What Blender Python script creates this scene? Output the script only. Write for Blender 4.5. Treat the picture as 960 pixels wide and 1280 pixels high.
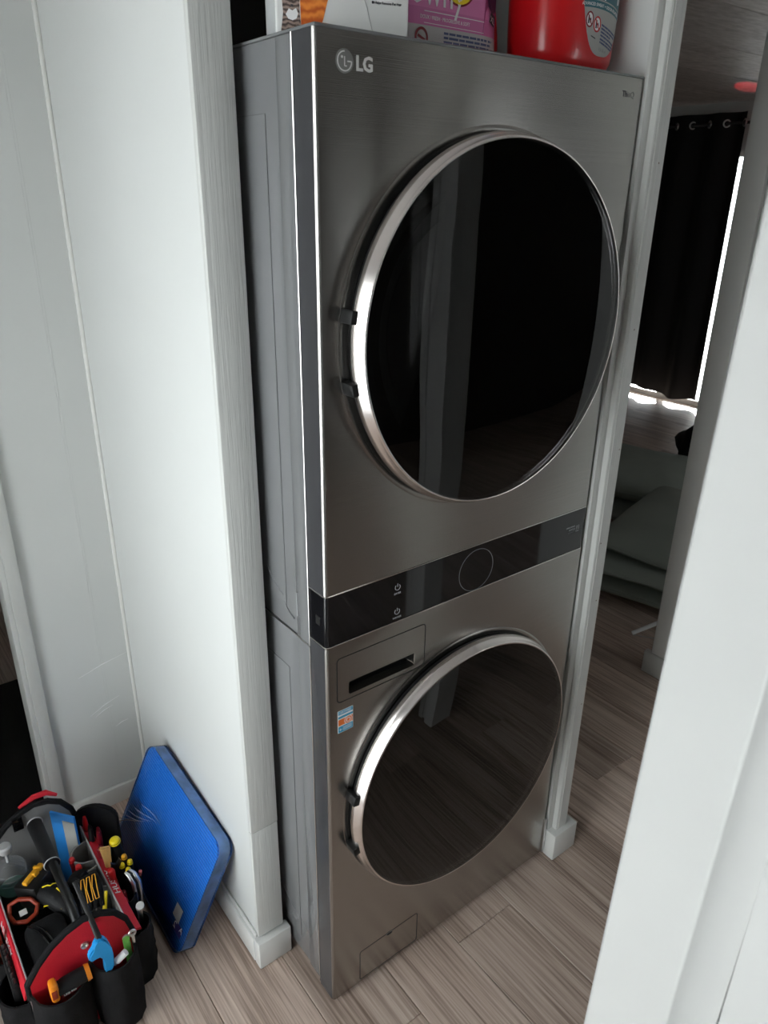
import bpy, bmesh, math, random
from mathutils import Vector, Matrix, Euler
from math import sin, cos, pi, radians
random.seed(7)
for o in list(bpy.data.objects): bpy.data.objects.remove(o)
scene = bpy.context.scene
COL = scene.collection

# ------------------------------------------------------------------ camera
cam_d = bpy.data.cameras.new('camera'); cam = bpy.data.objects.new('camera', cam_d); COL.objects.link(cam)
cam.location = (-.5942, -.9273, 1.6919); cam.rotation_euler = (1.1633, -.0135, -.6533)
cam_d.sensor_fit = 'VERTICAL'; cam_d.sensor_height = 36.0; cam_d.lens = 924.5 / 1280 * 36.0
cam_d.clip_start = .02; cam_d.clip_end = 100
cam_d.dof.use_dof = True; cam_d.dof.focus_distance = 1.5; cam_d.dof.aperture_fstop = 11
scene.camera = cam
# ------------------------------------------------------------------ world, sun, exposure
w = bpy.data.worlds.new('sky'); scene.world = w; w.use_nodes = True
bg = w.node_tree.nodes['Background']; bg.inputs[0].default_value = (.965, .985, 1.0, 1); bg.inputs[1].default_value = 6.0
sun_d = bpy.data.lights.new('sun', 'SUN'); sun_d.energy = 30; sun_d.angle = radians(1.0); sun_d.color = (1, .97, .93)
sun = bpy.data.objects.new('sun', sun_d); COL.objects.link(sun)
sun.rotation_euler = Vector((-.70, -.50, -.36)).to_track_quat('-Z', 'Y').to_euler()
def portal(loc, size, direction):
    d = bpy.data.lights.new('window_portal', 'AREA'); d.shape = 'RECTANGLE'; d.size, d.size_y = size
    d.cycles.is_portal = True
    o = bpy.data.objects.new('window_portal', d); COL.objects.link(o); o.location = loc
    o.rotation_euler = Vector(direction).to_track_quat('-Z', 'Z').to_euler()
portal((-1.41, -.22, 1.10), (1.46, 2.1), (1, 0, 0))
portal((2.78, -3.06, 1.25), (.5, 1.6), (0, 1, 0))
portal((-1.41, -2.1, 1.25), (.9, 1.7), (1, 0, 0))
portal((5.52, 2.79, 1.02), (1.02, 2.0), (-1, 0, 0))
# red light thrown onto the lounge ceiling
rd = bpy.data.lights.new('red_spot', 'SPOT'); rd.energy = 160; rd.color = (1, .03, .05); rd.spot_size = radians(6.0); rd.spot_blend = .25; rd.shadow_soft_size = .005
ro = bpy.data.objects.new('red_spot', rd); COL.objects.link(ro); ro.location = (3.3, 1.45, 1.9)
ro.rotation_euler = (Vector((4.70, 2.06, 2.37)) - ro.location).to_track_quat('-Z', 'Y').to_euler()
vs = scene.view_settings; vs.view_transform = 'Standard'; vs.look = 'None'; vs.gamma = 1; vs.use_curve_mapping = False
vs.exposure = 0.3

# ------------------------------------------------------------------ materials
def newmat(name):
    m = bpy.data.materials.new(name); m.use_nodes = True
    return m, m.node_tree.nodes, m.node_tree.links, m.node_tree.nodes['Principled BSDF']
def mat(name, col, rough=.5, metal=0, bump=0, bscale=200, var=0, vscale=8, coat=0, stretch=(1, 1, 1), spec=.5, trans=0, alpha=1, rnd=0):
    m, N, L, p = newmat(name)
    p.inputs['Base Color'].default_value = (*col, 1); p.inputs['Roughness'].default_value = rough
    p.inputs['Metallic'].default_value = metal; p.inputs['Coat Weight'].default_value = coat
    p.inputs['Specular IOR Level'].default_value = spec; p.inputs['Transmission Weight'].default_value = trans
    p.inputs['Alpha'].default_value = alpha
    tc = N.new('ShaderNodeTexCoord'); mp = N.new('ShaderNodeMapping'); mp.inputs['Scale'].default_value = stretch
    L.new(tc.outputs['Object'], mp.inputs[0])
    if var:
        n = N.new('ShaderNodeTexNoise'); n.inputs['Scale'].default_value = vscale; n.inputs['Detail'].default_value = 5
        L.new(mp.outputs[0], n.inputs[0])
        r = N.new('ShaderNodeMapRange'); r.inputs[1].default_value = .3; r.inputs[2].default_value = .7
        r.inputs[3].default_value = 1 - var; r.inputs[4].default_value = 1 + var; L.new(n.outputs[0], r.inputs[0])
        mx = N.new('ShaderNodeVectorMath'); mx.operation = 'SCALE'; mx.inputs[0].default_value = col
        L.new(r.outputs[0], mx.inputs['Scale']); L.new(mx.outputs[0], p.inputs['Base Color'])
    if bump:
        n2 = N.new('ShaderNodeTexNoise'); n2.inputs['Scale'].default_value = bscale; n2.inputs['Detail'].default_value = 3
        L.new(mp.outputs[0], n2.inputs[0])
        b = N.new('ShaderNodeBump'); b.inputs['Strength'].default_value = bump; b.inputs['Distance'].default_value = .002
        L.new(n2.outputs[0], b.inputs['Height']); L.new(b.outputs[0], p.inputs['Normal'])
    return m
M = {}
M['wall'] = mat('white_wall_paint', (.62, .63, .615), .42, bump=.10, bscale=28, var=.015, vscale=3)
M['trim'] = mat('painted_wood_trim', (.56, .565, .545), .38, bump=.5, bscale=60, var=.03, vscale=5, stretch=(3, 3, .12))
M['trim_plain'] = mat('white_trim_paint', (.64, .64, .62), .35, bump=.15, bscale=40, var=.02)
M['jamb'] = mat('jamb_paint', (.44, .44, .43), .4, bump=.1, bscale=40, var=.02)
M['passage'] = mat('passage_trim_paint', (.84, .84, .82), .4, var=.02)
M['ceil_paint'] = mat('ceiling_paint', (.62, .61, .60), .7)
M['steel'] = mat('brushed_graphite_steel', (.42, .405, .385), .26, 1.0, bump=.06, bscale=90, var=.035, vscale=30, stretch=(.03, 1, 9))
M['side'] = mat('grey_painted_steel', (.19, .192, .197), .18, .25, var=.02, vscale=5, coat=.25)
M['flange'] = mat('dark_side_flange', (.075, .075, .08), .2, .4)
M['edge'] = mat('polished_steel_edge', (.72, .70, .67), .2, 1)
M['chrome'] = mat('satin_chrome_rim', (.88, .82, .79), .22, 1)
M['silver'] = mat('silver_metal', (.72, .72, .72), .28, 1)
M['black_gloss'] = mat('black_gloss_panel', (.006, .006, .007), .05, spec=.55)
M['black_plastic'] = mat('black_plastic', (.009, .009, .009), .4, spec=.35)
M['black_soft'] = mat('black_rubber_grip', (.012, .012, .013), .55, spec=.2, bump=.2, bscale=300)
M['nylon'] = mat('black_woven_nylon', (.010, .010, .011), .85, spec=.2, bump=.6, bscale=500, var=.25, vscale=30)
M['red'] = mat('red_canvas', (.62, .010, .026), .6, bump=.4, bscale=400, var=.08)
M['red_pl'] = mat('red_plastic', (.55, .012, .014), .3)
M['darkred'] = mat('dark_red_plastic', (.22, .008, .015), .35)
M['grey_lin'] = mat('grey_lining_fabric', (.19, .185, .18), .75, bump=.4, bscale=400, var=.06)
M['white_pl'] = mat('white_print', (.82, .82, .82), .5)
M['grey_print'] = mat('grey_print', (.34, .34, .34), .5)
M['lightgrey_print'] = mat('pale_grey_print', (.42, .42, .40), .5)
M['dark_print'] = mat('dark_print', (.03, .03, .04), .5)
M['blue_print'] = mat('blue_print', (.07, .09, .20), .5)
M['yellow'] = mat('yellow_plastic', (.86, .66, .01), .4)
M['drill_yellow'] = mat('amber_yellow_plastic', (.9, .42, .02), .4)
M['orange'] = mat('orange_plastic', (.88, .27, .015), .35)
M['orange_red'] = mat('orange_red_plastic', (.30, .032, .010), .4)
M['green'] = mat('green_plastic', (.18, .55, .10), .35)
M['blue_pl'] = mat('bright_blue_plastic', (.015, .30, .68), .3)
M['blue_card'] = mat('blue_card', (.02, .22, .62), .45)
M['wood_tool'] = mat('varnished_beech', (.72, .42, .14), .4, var=.15, vscale=20, stretch=(6, 6, 1))
M['clear'] = mat('clear_plastic', (.9, .92, .93), .08, alpha=.09, spec=.8)
M['grey_pl'] = mat('grey_plastic', (.45, .45, .45), .4)
M['curtain'] = mat('black_blackout_cloth', (.0045, .0045, .005), .8, bump=.3, bscale=300)
M['cushion'] = mat('sage_grey_cushion_cloth', (.33, .37, .33), .9, bump=.4, bscale=250, var=.06, vscale=6)
M['rug'] = mat('black_doormat_pile', (.006, .006, .006), .95, bump=.6, bscale=300)
M['concrete'] = mat('pale_concrete', (.75, .75, .75), .8, var=.05)
M['caulk'] = mat('caulk', (.70, .70, .67), .6, bump=.3, bscale=60)
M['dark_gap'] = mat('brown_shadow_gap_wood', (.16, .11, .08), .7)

def wood_floor(name, cols, use_rand=True, k=(9, .55, 9)):
    m, N, L, p = newmat(name)
    tc = N.new('ShaderNodeTexCoord'); oi = N.new('ShaderNodeObjectInfo')
    mul = N.new('ShaderNodeVectorMath'); mul.operation = 'SCALE'; mul.inputs[0].default_value = (13.7, 41.3, 5.1)
    L.new(oi.outputs['Random'], mul.inputs['Scale'])
    add = N.new('ShaderNodeVectorMath'); L.new(tc.outputs['Object'], add.inputs[0]); L.new(mul.outputs[0], add.inputs[1])
    mp = N.new('ShaderNodeMapping'); mp.inputs['Scale'].default_value = k; L.new(add.outputs[0], mp.inputs[0])
    n = N.new('ShaderNodeTexNoise'); n.inputs['Scale'].default_value = 1.6; n.inputs['Detail'].default_value = 7; n.inputs['Roughness'].default_value = .62; n.inputs['Distortion'].default_value = .8
    L.new(mp.outputs[0], n.inputs[0])
    mp2 = N.new('ShaderNodeMapping'); mp2.inputs['Scale'].default_value = (k[0] * 9, k[1] * 3.0, k[2] * 9); L.new(add.outputs[0], mp2.inputs[0])
    n2 = N.new('ShaderNodeTexNoise'); n2.inputs['Scale'].default_value = 2.2; n2.inputs['Detail'].default_value = 4; L.new(mp2.outputs[0], n2.inputs[0])
    mixf = N.new('ShaderNodeMath'); mixf.operation = 'MULTIPLY_ADD'; mixf.inputs[1].default_value = .55
    L.new(n2.outputs[0], mixf.inputs[0])
    half = N.new('ShaderNodeMath'); half.operation = 'MULTIPLY'; half.inputs[1].default_value = .45; L.new(n.outputs[0], half.inputs[0]); L.new(half.outputs[0], mixf.inputs[2])
    r = N.new('ShaderNodeValToRGB'); e = r.color_ramp.elements
    e[0].position = .36; e[0].color = (*cols[0], 1); e[1].position = .64; e[1].color = (*cols[2], 1)
    x = e.new(.5); x.color = (*cols[1], 1); L.new(mixf.outputs[0], r.inputs[0])
    hsv = N.new('ShaderNodeHueSaturation'); mr = N.new('ShaderNodeMapRange'); mr.inputs[3].default_value = .82; mr.inputs[4].default_value = 1.18
    L.new(oi.outputs['Random'], mr.inputs[0]); L.new(mr.outputs[0], hsv.inputs['Value']); L.new(r.outputs[0], hsv.inputs['Color'])
    L.new(hsv.outputs[0], p.inputs['Base Color']); p.inputs['Roughness'].default_value = .46
    b = N.new('ShaderNodeBump'); b.inputs['Strength'].default_value = .18; b.inputs['Distance'].default_value = .002
    L.new(n2.outputs[0], b.inputs['Height']); L.new(b.outputs[0], p.inputs['Normal'])
    return m
M['plank'] = wood_floor('grey_brown_plank', [(.23, .160, .125), (.50, .385, .32), (.66, .545, .47)])
M['ceil_plank'] = wood_floor('whitewashed_ceiling_plank', [(.40, .345, .325), (.56, .50, .475), (.68, .62, .60)], k=(.7, 7, 7))

def glass_mat(name, tint, refl=1.0, ior=1.5, rough=0.0):
    m, N, L, p = newmat(name); N.remove(p)
    out = N['Material Output']; tr = N.new('ShaderNodeBsdfTransparent'); tr.inputs[0].default_value = (*tint, 1)
    gl = N.new('ShaderNodeBsdfGlossy'); gl.inputs['Roughness'].default_value = rough; gl.inputs[0].default_value = (refl,) * 3 + (1,)
    fr = N.new('ShaderNodeFresnel'); fr.inputs[0].default_value = ior
    mx = N.new('ShaderNodeMixShader'); L.new(fr.outputs[0], mx.inputs[0]); L.new(tr.outputs[0], mx.inputs[1]); L.new(gl.outputs[0], mx.inputs[2]); L.new(mx.outputs[0], out.inputs[0])
    return m
M['door_glass'] = glass_mat('smoked_door_glass', (.45, .45, .455), 1.0, 1.5, .012)
M['pane'] = glass_mat('window_pane_glass', (.95, .97, .97), .9, 1.45)

def ramp_axis(name, axis, stops, rough=.5, scale=1.0, bump=0, bscale=100, coat=0):
    """colour printed in bands along one object axis"""
    m, N, L, p = newmat(name); tc = N.new('ShaderNodeTexCoord'); sx = N.new('ShaderNodeSeparateXYZ'); L.new(tc.outputs['Object'], sx.inputs[0])
    ml = N.new('ShaderNodeMath'); ml.operation = 'MULTIPLY'; ml.inputs[1].default_value = scale; L.new(sx.outputs[axis], ml.inputs[0])
    r = N.new('ShaderNodeValToRGB'); r.color_ramp.interpolation = 'CONSTANT'; e = r.color_ramp.elements
    e[0].position = stops[0][0]; e[0].color = (*stops[0][1], 1); e[1].position = stops[1][0]; e[1].color = (*stops[1][1], 1)
    for s in stops[2:]: x = e.new(s[0]); x.color = (*s[1], 1)
    L.new(ml.outputs[0], r.inputs[0]); L.new(r.outputs[0], p.inputs['Base Color']); p.inputs['Roughness'].default_value = rough; p.inputs['Coat Weight'].default_value = coat
    return m
def stripes_mat(name, c1, c2, scale, rough=.5, direction='Z', dist=2.0):
    m, N, L, p = newmat(name); tc = N.new('ShaderNodeTexCoord'); wv = N.new('ShaderNodeTexWave'); wv.bands_direction = direction
    wv.inputs['Scale'].default_value = scale; wv.inputs['Distortion'].default_value = dist; wv.inputs['Detail'].default_value = 3; wv.inputs['Detail Scale'].default_value = 2
    L.new(tc.outputs['Object'], wv.inputs[0]); r = N.new('ShaderNodeValToRGB'); r.color_ramp.elements[0].color = (*c1, 1); r.color_ramp.elements[1].color = (*c2, 1)
    L.new(wv.outputs[0], r.inputs[0]); L.new(r.outputs[0], p.inputs['Base Color']); p.inputs['Roughness'].default_value = rough
    return m
# ribbed blue foam seen through film
def foam_mat():
    m, N, L, p = newmat('ribbed_blue_foam'); tc = N.new('ShaderNodeTexCoord'); wv = N.new('ShaderNodeTexWave'); wv.bands_direction = 'Y'
    wv.inputs['Scale'].default_value = 42; wv.inputs['Distortion'].default_value = .25; L.new(tc.outputs['Object'], wv.inputs[0])
    r = N.new('ShaderNodeValToRGB'); r.color_ramp.elements[0].color = (.008, .125, .48, 1); r.color_ramp.elements[1].color = (.018, .21, .70, 1)
    L.new(wv.outputs[0], r.inputs[0]); L.new(r.outputs[0], p.inputs['Base Color']); p.inputs['Roughness'].default_value = .55
    b = N.new('ShaderNodeBump'); b.inputs['Strength'].default_value = .35; b.inputs['Distance'].default_value = .002; L.new(wv.outputs[0], b.inputs['Height']); L.new(b.outputs[0], p.inputs['Normal'])
    return m
M['foam'] = foam_mat()
def film_mat():
    m, N, L, p = newmat('clear_plastic_film'); N.remove(p); out = N['Material Output']
    tc = N.new('ShaderNodeTexCoord'); n = N.new('ShaderNodeTexNoise'); n.inputs['Scale'].default_value = 14; n.inputs['Detail'].default_value = 4; L.new(tc.outputs['Object'], n.inputs[0])
    b = N.new('ShaderNodeBump'); b.inputs['Strength'].default_value = .7; b.inputs['Distance'].default_value = .012; L.new(n.outputs[0], b.inputs['Height'])
    tr = N.new('ShaderNodeBsdfTransparent'); tr.inputs[0].default_value = (.93, .95, .97, 1)
    gl = N.new('ShaderNodeBsdfGlossy'); gl.inputs['Roughness'].default_value = .16; L.new(b.outputs[0], gl.inputs['Normal'])
    fr = N.new('ShaderNodeFresnel'); fr.inputs[0].default_value = 1.45; L.new(b.outputs[0], fr.inputs['Normal'])
    mx = N.new('ShaderNodeMixShader'); L.new(fr.outputs[0], mx.inputs[0]); L.new(tr.outputs[0], mx.inputs[1]); L.new(gl.outputs[0], mx.inputs[2]); L.new(mx.outputs[0], out.inputs[0])
    return m
M['film'] = film_mat()
M['pleat'] = mat('white_film_crease', (.55, .65, .85), .25, alpha=.3)
M['foam_edge'] = mat('pale_blue_foam_edge', (.24, .44, .80), .35, var=.3, vscale=25)

# ------------------------------------------------------------------ mesh helpers
def V(*a): return Vector(a)
def box(bm, lo, hi, bev=0, mtx=None, seg=2):
    r = bmesh.ops.create_cube(bm, size=1); vs_ = r['verts']; lo = Vector(lo); hi = Vector(hi)
    for v in vs_:
        v.co = Vector([lo[i] + (v.co[i] + .5) * (hi[i] - lo[i]) for i in range(3)])
        if mtx: v.co = mtx @ v.co
    if bev:
        es = list({e for v in vs_ for e in v.link_edges})
        bmesh.ops.bevel(bm, geom=es, offset=bev, segments=seg, profile=.5, affect='EDGES')
def tube(bm, pts, rad, n=10, cap=True, flat=1.0, up=None):
    pts = [Vector(p) for p in pts]; rad = rad if isinstance(rad, (list, tuple)) else [rad] * len(pts)
    rings = []; ref = None
    for i, p in enumerate(pts):
        t = (pts[min(i + 1, len(pts) - 1)] - pts[max(i - 1, 0)]).normalized()
        if ref is None:
            ref = Vector(up) if up else (Vector((0, 0, 1)) if abs(t.z) < .9 else Vector((1, 0, 0)))
        a = (ref - t * ref.dot(t)).normalized(); b = t.cross(a); ref = a
        rings.append([bm.verts.new(p + rad[i] * (cos(2 * pi * k / n) * a * flat + sin(2 * pi * k / n) * b)) for k in range(n)])
    for r0, r1 in zip(rings, rings[1:]):
        for k in range(n): bm.faces.new((r0[k], r0[(k + 1) % n], r1[(k + 1) % n], r1[k]))
    if cap:
        bm.faces.new(rings[0][::-1]); bm.faces.new(rings[-1])
def lathe(bm, prof, org, axis=(0, 0, 1), n=24, cap=True, sx=1.0, sy=1.0, xdir=None):
    axis = Vector(axis).normalized(); a = Vector(xdir) if xdir else (Vector((1, 0, 0)) if abs(axis.x) < .9 else Vector((0, 1, 0)))
    a = (a - axis * a.dot(axis)).normalized(); b = axis.cross(a); org = Vector(org); rings = []
    for r, h in prof:
        if r < 1e-6: rings.append([bm.verts.new(org + axis * h)])
        else: rings.append([bm.verts.new(org + axis * h + r * (cos(2 * pi * k / n) * a * sx + sin(2 * pi * k / n) * b * sy)) for k in range(n)])
    for r0, r1 in zip(rings, rings[1:]):
        for k in range(n):
            k2 = (k + 1) % n
            if len(r0) == 1 and len(r1) == 1: continue
            if len(r0) == 1: bm.faces.new((r0[0], r1[k2], r1[k]))
            elif len(r1) == 1: bm.faces.new((r0[k], r0[k2], r1[0]))
            else: bm.faces.new((r0[k], r0[k2], r1[k2], r1[k]))
    if cap:
        if len(rings[0]) > 2: bm.faces.new(rings[0][::-1])
        if len(rings[-1]) > 2: bm.faces.new(rings[-1])
def prism(bm, poly, d0, d1, mp):
    """poly: 2D loop; mp(u, v, d) -> Vector"""
    a = [bm.verts.new(mp(u, v, d0)) for u, v in poly]; b = [bm.verts.new(mp(u, v, d1)) for u, v in poly]; n = len(poly)
    bm.faces.new(a); bm.faces.new(b[::-1])
    for k in range(n): bm.faces.new((a[k], b[k], b[(k + 1) % n], a[(k + 1) % n]))
def fill_holes(bm, loops, mp, depth=None):
    """flat face with holes; walls of each hole run to depth"""
    es = []
    for li, lp in enumerate(loops):
        vsx = [bm.verts.new(mp(u, v, 0)) for u, v in lp]; n = len(vsx)
        for k in range(n): es.append(bm.edges.new((vsx[k], vsx[(k + 1) % n])))
        if depth and li > 0:
            back = [bm.verts.new(mp(u, v, depth)) for u, v in lp]
            for k in range(n): bm.faces.new((vsx[k], vsx[(k + 1) % n], back[(k + 1) % n], back[k]))
    bmesh.ops.triangle_fill(bm, use_beauty=True, use_dissolve=False, edges=es)
def rrect(x0, x1, z0, z1, r, n=5):
    pts = []
    for cx, cz, a0 in ((x1 - r, z1 - r, 0), (x0 + r, z1 - r, pi / 2), (x0 + r, z0 + r, pi), (x1 - r, z0 + r, 3 * pi / 2)):
        for k in range(n + 1): a = a0 + k * pi / 2 / n; pts.append((cx + r * cos(a), cz + r * sin(a)))
    return pts
def circ(cx, cz, r, n=72): return [(cx + r * cos(2 * pi * k / n), cz + r * sin(2 * pi * k / n)) for k in range(n)]
def obj(name, bm, m, parent=None, smooth=35, label=None, kind=None):
    bmesh.ops.recalc_face_normals(bm, faces=bm.faces[:])
    me = bpy.data.meshes.new(name); bm.to_mesh(me); bm.free()
    if m: me.materials.append(M[m] if isinstance(m, str) else m)
    if smooth:
        for p in me.polygons: p.use_smooth = True
        me.set_sharp_from_angle(angle=radians(smooth))
    o = bpy.data.objects.new(name, me); COL.objects.link(o)
    if parent:
        o.parent = parent
        if parent.type == 'EMPTY': o.matrix_parent_inverse = Matrix.Translation(parent.location).inverted()
    if label: o['label'] = label
    if kind: o['kind'] = kind
    return o
def tag(o, label, cat, group=None, kind=None):
    o['label'] = label; o['category'] = cat
    if group: o['group'] = group
    if kind: o['kind'] = kind
    return o
def thing(name, label, cat, loc=(0, 0, 0), group=None):
    o = bpy.data.objects.new(name, None); COL.objects.link(o); o.location = loc; o.empty_display_size = .05
    return tag(o, label, cat, group)
def struct(name, bm, m, label, cat, smooth=30): return tag(obj(name, bm, m, None, smooth), label, cat, kind='structure')
def B(*a, **k):
    bm = bmesh.new(); box(bm, *a, **k); return bm
def text_mesh(body, size, mp, name, m, parent, depth=.0003, align='LEFT', xs=1.0, bold=0):
    """lettering laid on a surface; mp(u, v, d) maps text plane to world"""
    cu = bpy.data.curves.new('lettering', 'FONT'); cu.body = body; cu.size = size; cu.align_x = align; cu.offset = bold; cu.extrude = .5; cu.resolution_u = 2
    t = bpy.data.objects.new('lettering_tmp', cu); COL.objects.link(t)
    dg = bpy.context.evaluated_depsgraph_get(); me = bpy.data.meshes.new_from_object(t.evaluated_get(dg)); bpy.data.objects.remove(t)
    bm = bmesh.new(); bm.from_mesh(me); bpy.data.meshes.remove(me)
    for v in bm.verts: v.co = mp(v.co.x * xs, v.co.y, depth if v.co.z > 0 else 0)
    return obj(name, bm, m, parent, 0)

# ================================================================== SETTING
# ---- floor
fl = struct('floor', B((-1.46, -3.1, -.06), (5.56, 3.7, -.0035)), 'plank', 'grey brown wood plank floor running under the machine into the lounge', 'floor')
pw, plen = .182, 1.22
bm = bmesh.new(); box(bm, (.0008, .0008, -.0035), (pw - .0008, plen - .0008, 0), bev=.0012, seg=1); plank0 = obj('plank', bm, 'plank', fl, 30)
plank_me = plank0.data; first = True; row = 0; x = -2.4 + pw * 6
while x < 5.4:
    off = ((row * .47) % 1.0) * plen; y = -1.0 - off
    ylo, yhi = (-.75, 3.2)
    if x < -1.3: ylo, yhi = -.75, .6
    elif x < -.2: ylo, yhi = -.75, 2.6
    elif x < .7: ylo, yhi = -.75, .3
    elif x > 2.6: ylo, yhi = .3, 3.4
    while y < yhi:
        if y + plen > ylo:
            o = plank0 if first else plank0.copy()
            if not first: COL.objects.link(o)
            first = False; o.location = (x, y, 0)
        y += plen
    x += pw; row += 1
# ---- ceilings
ce = struct('ceiling', B((-1.46, -3.1, 2.374), (5.56, 3.7, 2.44)), 'ceil_paint', 'pale ceiling above the hall and the lounge', 'ceiling')
y = -.02; i = 0
bm = bmesh.new(); box(bm, (0, .002, 0), (3.68, .476, .006), bev=.003, seg=1); cp0 = obj('ceiling_plank', bm, 'ceil_plank', ce, 30)
for i in range(8):
    o = cp0 if i == 0 else cp0.copy()
    if i: COL.objects.link(o)
    o.location = (1.79, .0 - .02 + .479 * i - .002 * 0, 2.367)
# ---- walls
def wall(name, lo, hi, label, m='wall'): return struct(name, B(lo, hi), m, label, 'wall')
wall('wall_left', (-.08, .197, 0), (-.022, 2.8, 2.37), 'white stub wall beside the laundry tower, brightly lit on its left face')
bm = bmesh.new(); box(bm, (-.345, .9, 0), (-.08, .97, 2.37)); box(bm, (-1.35, .9, 0), (-1.2, .97, 2.37)); box(bm, (-1.2, .9, 2.06), (-.345, .97, 2.37))
wbk = struct('wall_back', bm, 'wall', 'pale grey-white wall left of the corner behind the tool bag', 'wall')
wall('wall_alcove', (-.022, .88, 0), (.71, .94, 2.37), 'rear wall of the laundry alcove, coloured black for its deep shade', 'black_plastic')  # black colour stands for the unlit depth of the alcove
wall('wall_right', (.708, .0, 0), (.762, .94, 2.37), 'narrow white wall right of the laundry tower')
wall('wall_passage', (1.70, -.80, 0), (1.77, .325, 2.37), 'white wall at the far side of the passage beyond the tower')
wall('wall_partition', (.815, -.87, 0), (.90, -.72, 2.37), 'short white wall post opposite the laundry tower', 'passage')
bm = bmesh.new()
box(bm, (5.45, -3.0, 0), (5.55, 2.358, 2.37)); box(bm, (5.45, 3.3, 0), (5.55, 3.6, 2.37)); box(bm, (5.45, 2.358, 2.03), (5.55, 3.3, 2.37))
struct('wall_far', bm, 'wall', 'pale lounge wall above the black curtain', 'wall')
wall('wall_north', (-1.35, 3.6, 0), (5.55, 3.7, 2.37), 'lounge side wall out of sight behind the alcove')
M['south'] = mat('brown_wall_paint', (.12, .115, .11), .7)
bm = bmesh.new(); box(bm, (-1.45, -3.1, 0), (2.53, -3, 2.37)); box(bm, (3.05, -3.1, 0), (5.55, -3, 2.37)); box(bm, (2.53, -3.1, 0), (3.05, -3, .4)); box(bm, (2.53, -3.1, 2.1), (3.05, -3, 2.37))
struct('wall_south', bm, 'south', 'brown wall behind the photographer', 'wall')
bm = bmesh.new()
for y0_, y1_, z0_, z1_ in ((-3.0, -2.55, 0, 2.37), (-1.65, -.95, 0, 2.37), (.51, 3.6, 0, 2.37), (-2.55, -1.65, 0, .4), (-2.55, -1.65, 2.1, 2.37), (-.95, .51, 0, .05), (-.95, .51, 2.15, 2.37)): box(bm, (-1.45, y0_, z0_), (-1.35, y1_, z1_))
struct('wall_west', bm, 'wall', 'end wall with the glazed door, left of the photographer', 'wall')
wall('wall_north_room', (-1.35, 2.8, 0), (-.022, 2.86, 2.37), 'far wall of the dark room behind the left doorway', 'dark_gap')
# windows
def window(name, lo, hi, ax, label, mull=1):
    t = tag(bpy.data.objects.new(name, None), label, 'window', kind='structure'); COL.objects.link(t)
    lo = Vector(lo); hi = Vector(hi); t.location = lo; w_ = .045; oa = 1 - ax
    def bar(a, b): obj('window_frame', B(a, b, bev=.004), 'trim_plain', t)
    def P(u, z, d): q = [0, 0, z]; q[ax] = d; q[oa] = u; return tuple(q)
    u0, u1, z0, z1, d0, d1 = lo[oa], hi[oa], lo.z, hi.z, lo[ax], hi[ax]
    bar(P(u0, z0, d0), P(u0 + w_, z1, d1)); bar(P(u1 - w_, z0, d0), P(u1, z1, d1)); bar(P(u0 + w_, z0, d0), P(u1 - w_, z0 + w_, d1)); bar(P(u0 + w_, z1 - w_, d0), P(u1 - w_, z1, d1))
    n = mull + 1; s = (u1 - u0 - 2 * w_) / n; dm = (d0 + d1) / 2
    for k in range(1, n): bar(P(u0 + w_ + s * k - .02, z0 + w_, d0), P(u0 + w_ + s * k + .02, z1 - w_, d1))
    for k in range(n): obj('pane', B(P(u0 + w_ + s * k, z0 + w_, dm - .003), P(u0 + w_ + s * (k + 1), z1 - w_, dm + .003)), 'pane', t, 0)
window('window_1', (5.47, 2.358, .0), (5.53, 3.3, 2.03), 0, 'sliding glass door glowing behind the edge of the black curtain', 1)
window('window_2', (-1.43, -.95, .05), (-1.37, .51, 2.15), 0, 'glazed door letting daylight in at the left end of the hall', 1)
window('fill_window_rear', (-1.43, -2.55, .4), (-1.37, -1.65, 2.1), 0, 'unseen fill window added in the end wall behind the photographer', 1)  # unseen window, added as fill for the space behind the camera
window('fill_window_lounge', (2.53, -3.08, .4), (3.05, -3.02, 2.1), 1, 'narrow unseen window added in the brown wall to light the lounge', 0)  # unseen window, added to light the lounge and its cushions
bm = B((5.57, -6, -.12), (14, 8, -.02)); box(bm, (-9, -6, -.12), (-1.47, 6, -.02)); struct('ground_outside', bm, 'concrete', 'pale concrete outside the glass doors', 'ground')
# ---- trims
def casing_grain(name, parts, label, cat='trim', m='trim', bev=.0025):
    bm = bmesh.new()
    for lo, hi in parts: box(bm, lo, hi, bev=bev)
    return struct(name, bm, m, label, cat)
casing_grain('trim_1', [((-.0845, .183, .413), (-.0185, .197, 2.37)), ((-.0845, .1845, .088), (-.0185, .197, .4115))], 'flat grey-white casing board on the left of the tower')
casing_grain('trim_2', [((-.0925, .170, 0), (-.006, .197, .082))], 'white plinth block at the foot of the left casing', m='trim_plain', bev=.004)
bm = bmesh.new(); box(bm, (-.093, .1975, 0), (-.080, .886, .074), bev=.003); box(bm, (-.0865, .1975, .074), (-.080, .886, .086), bev=.003)
struct('baseboard_left', bm, 'trim_plain', 'white baseboard along the bright stub wall behind the blue pad', 'baseboard')
bm = bmesh.new(); box(bm, (-.345, .886, 0), (-.080, .9, .06), bev=.004)
struct('baseboard_back', bm, 'trim_plain', 'low white baseboard behind the tool bag', 'baseboard')
# quarter-round strip in the inner corner
bm = bmesh.new(); tube(bm, [(-.083, .897, .06), (-.083, .897, 2.37)], .006, 10); struct('trim_3', bm, 'caulk', 'thin rounded strip in the corner of the two white walls', 'trim')
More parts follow.
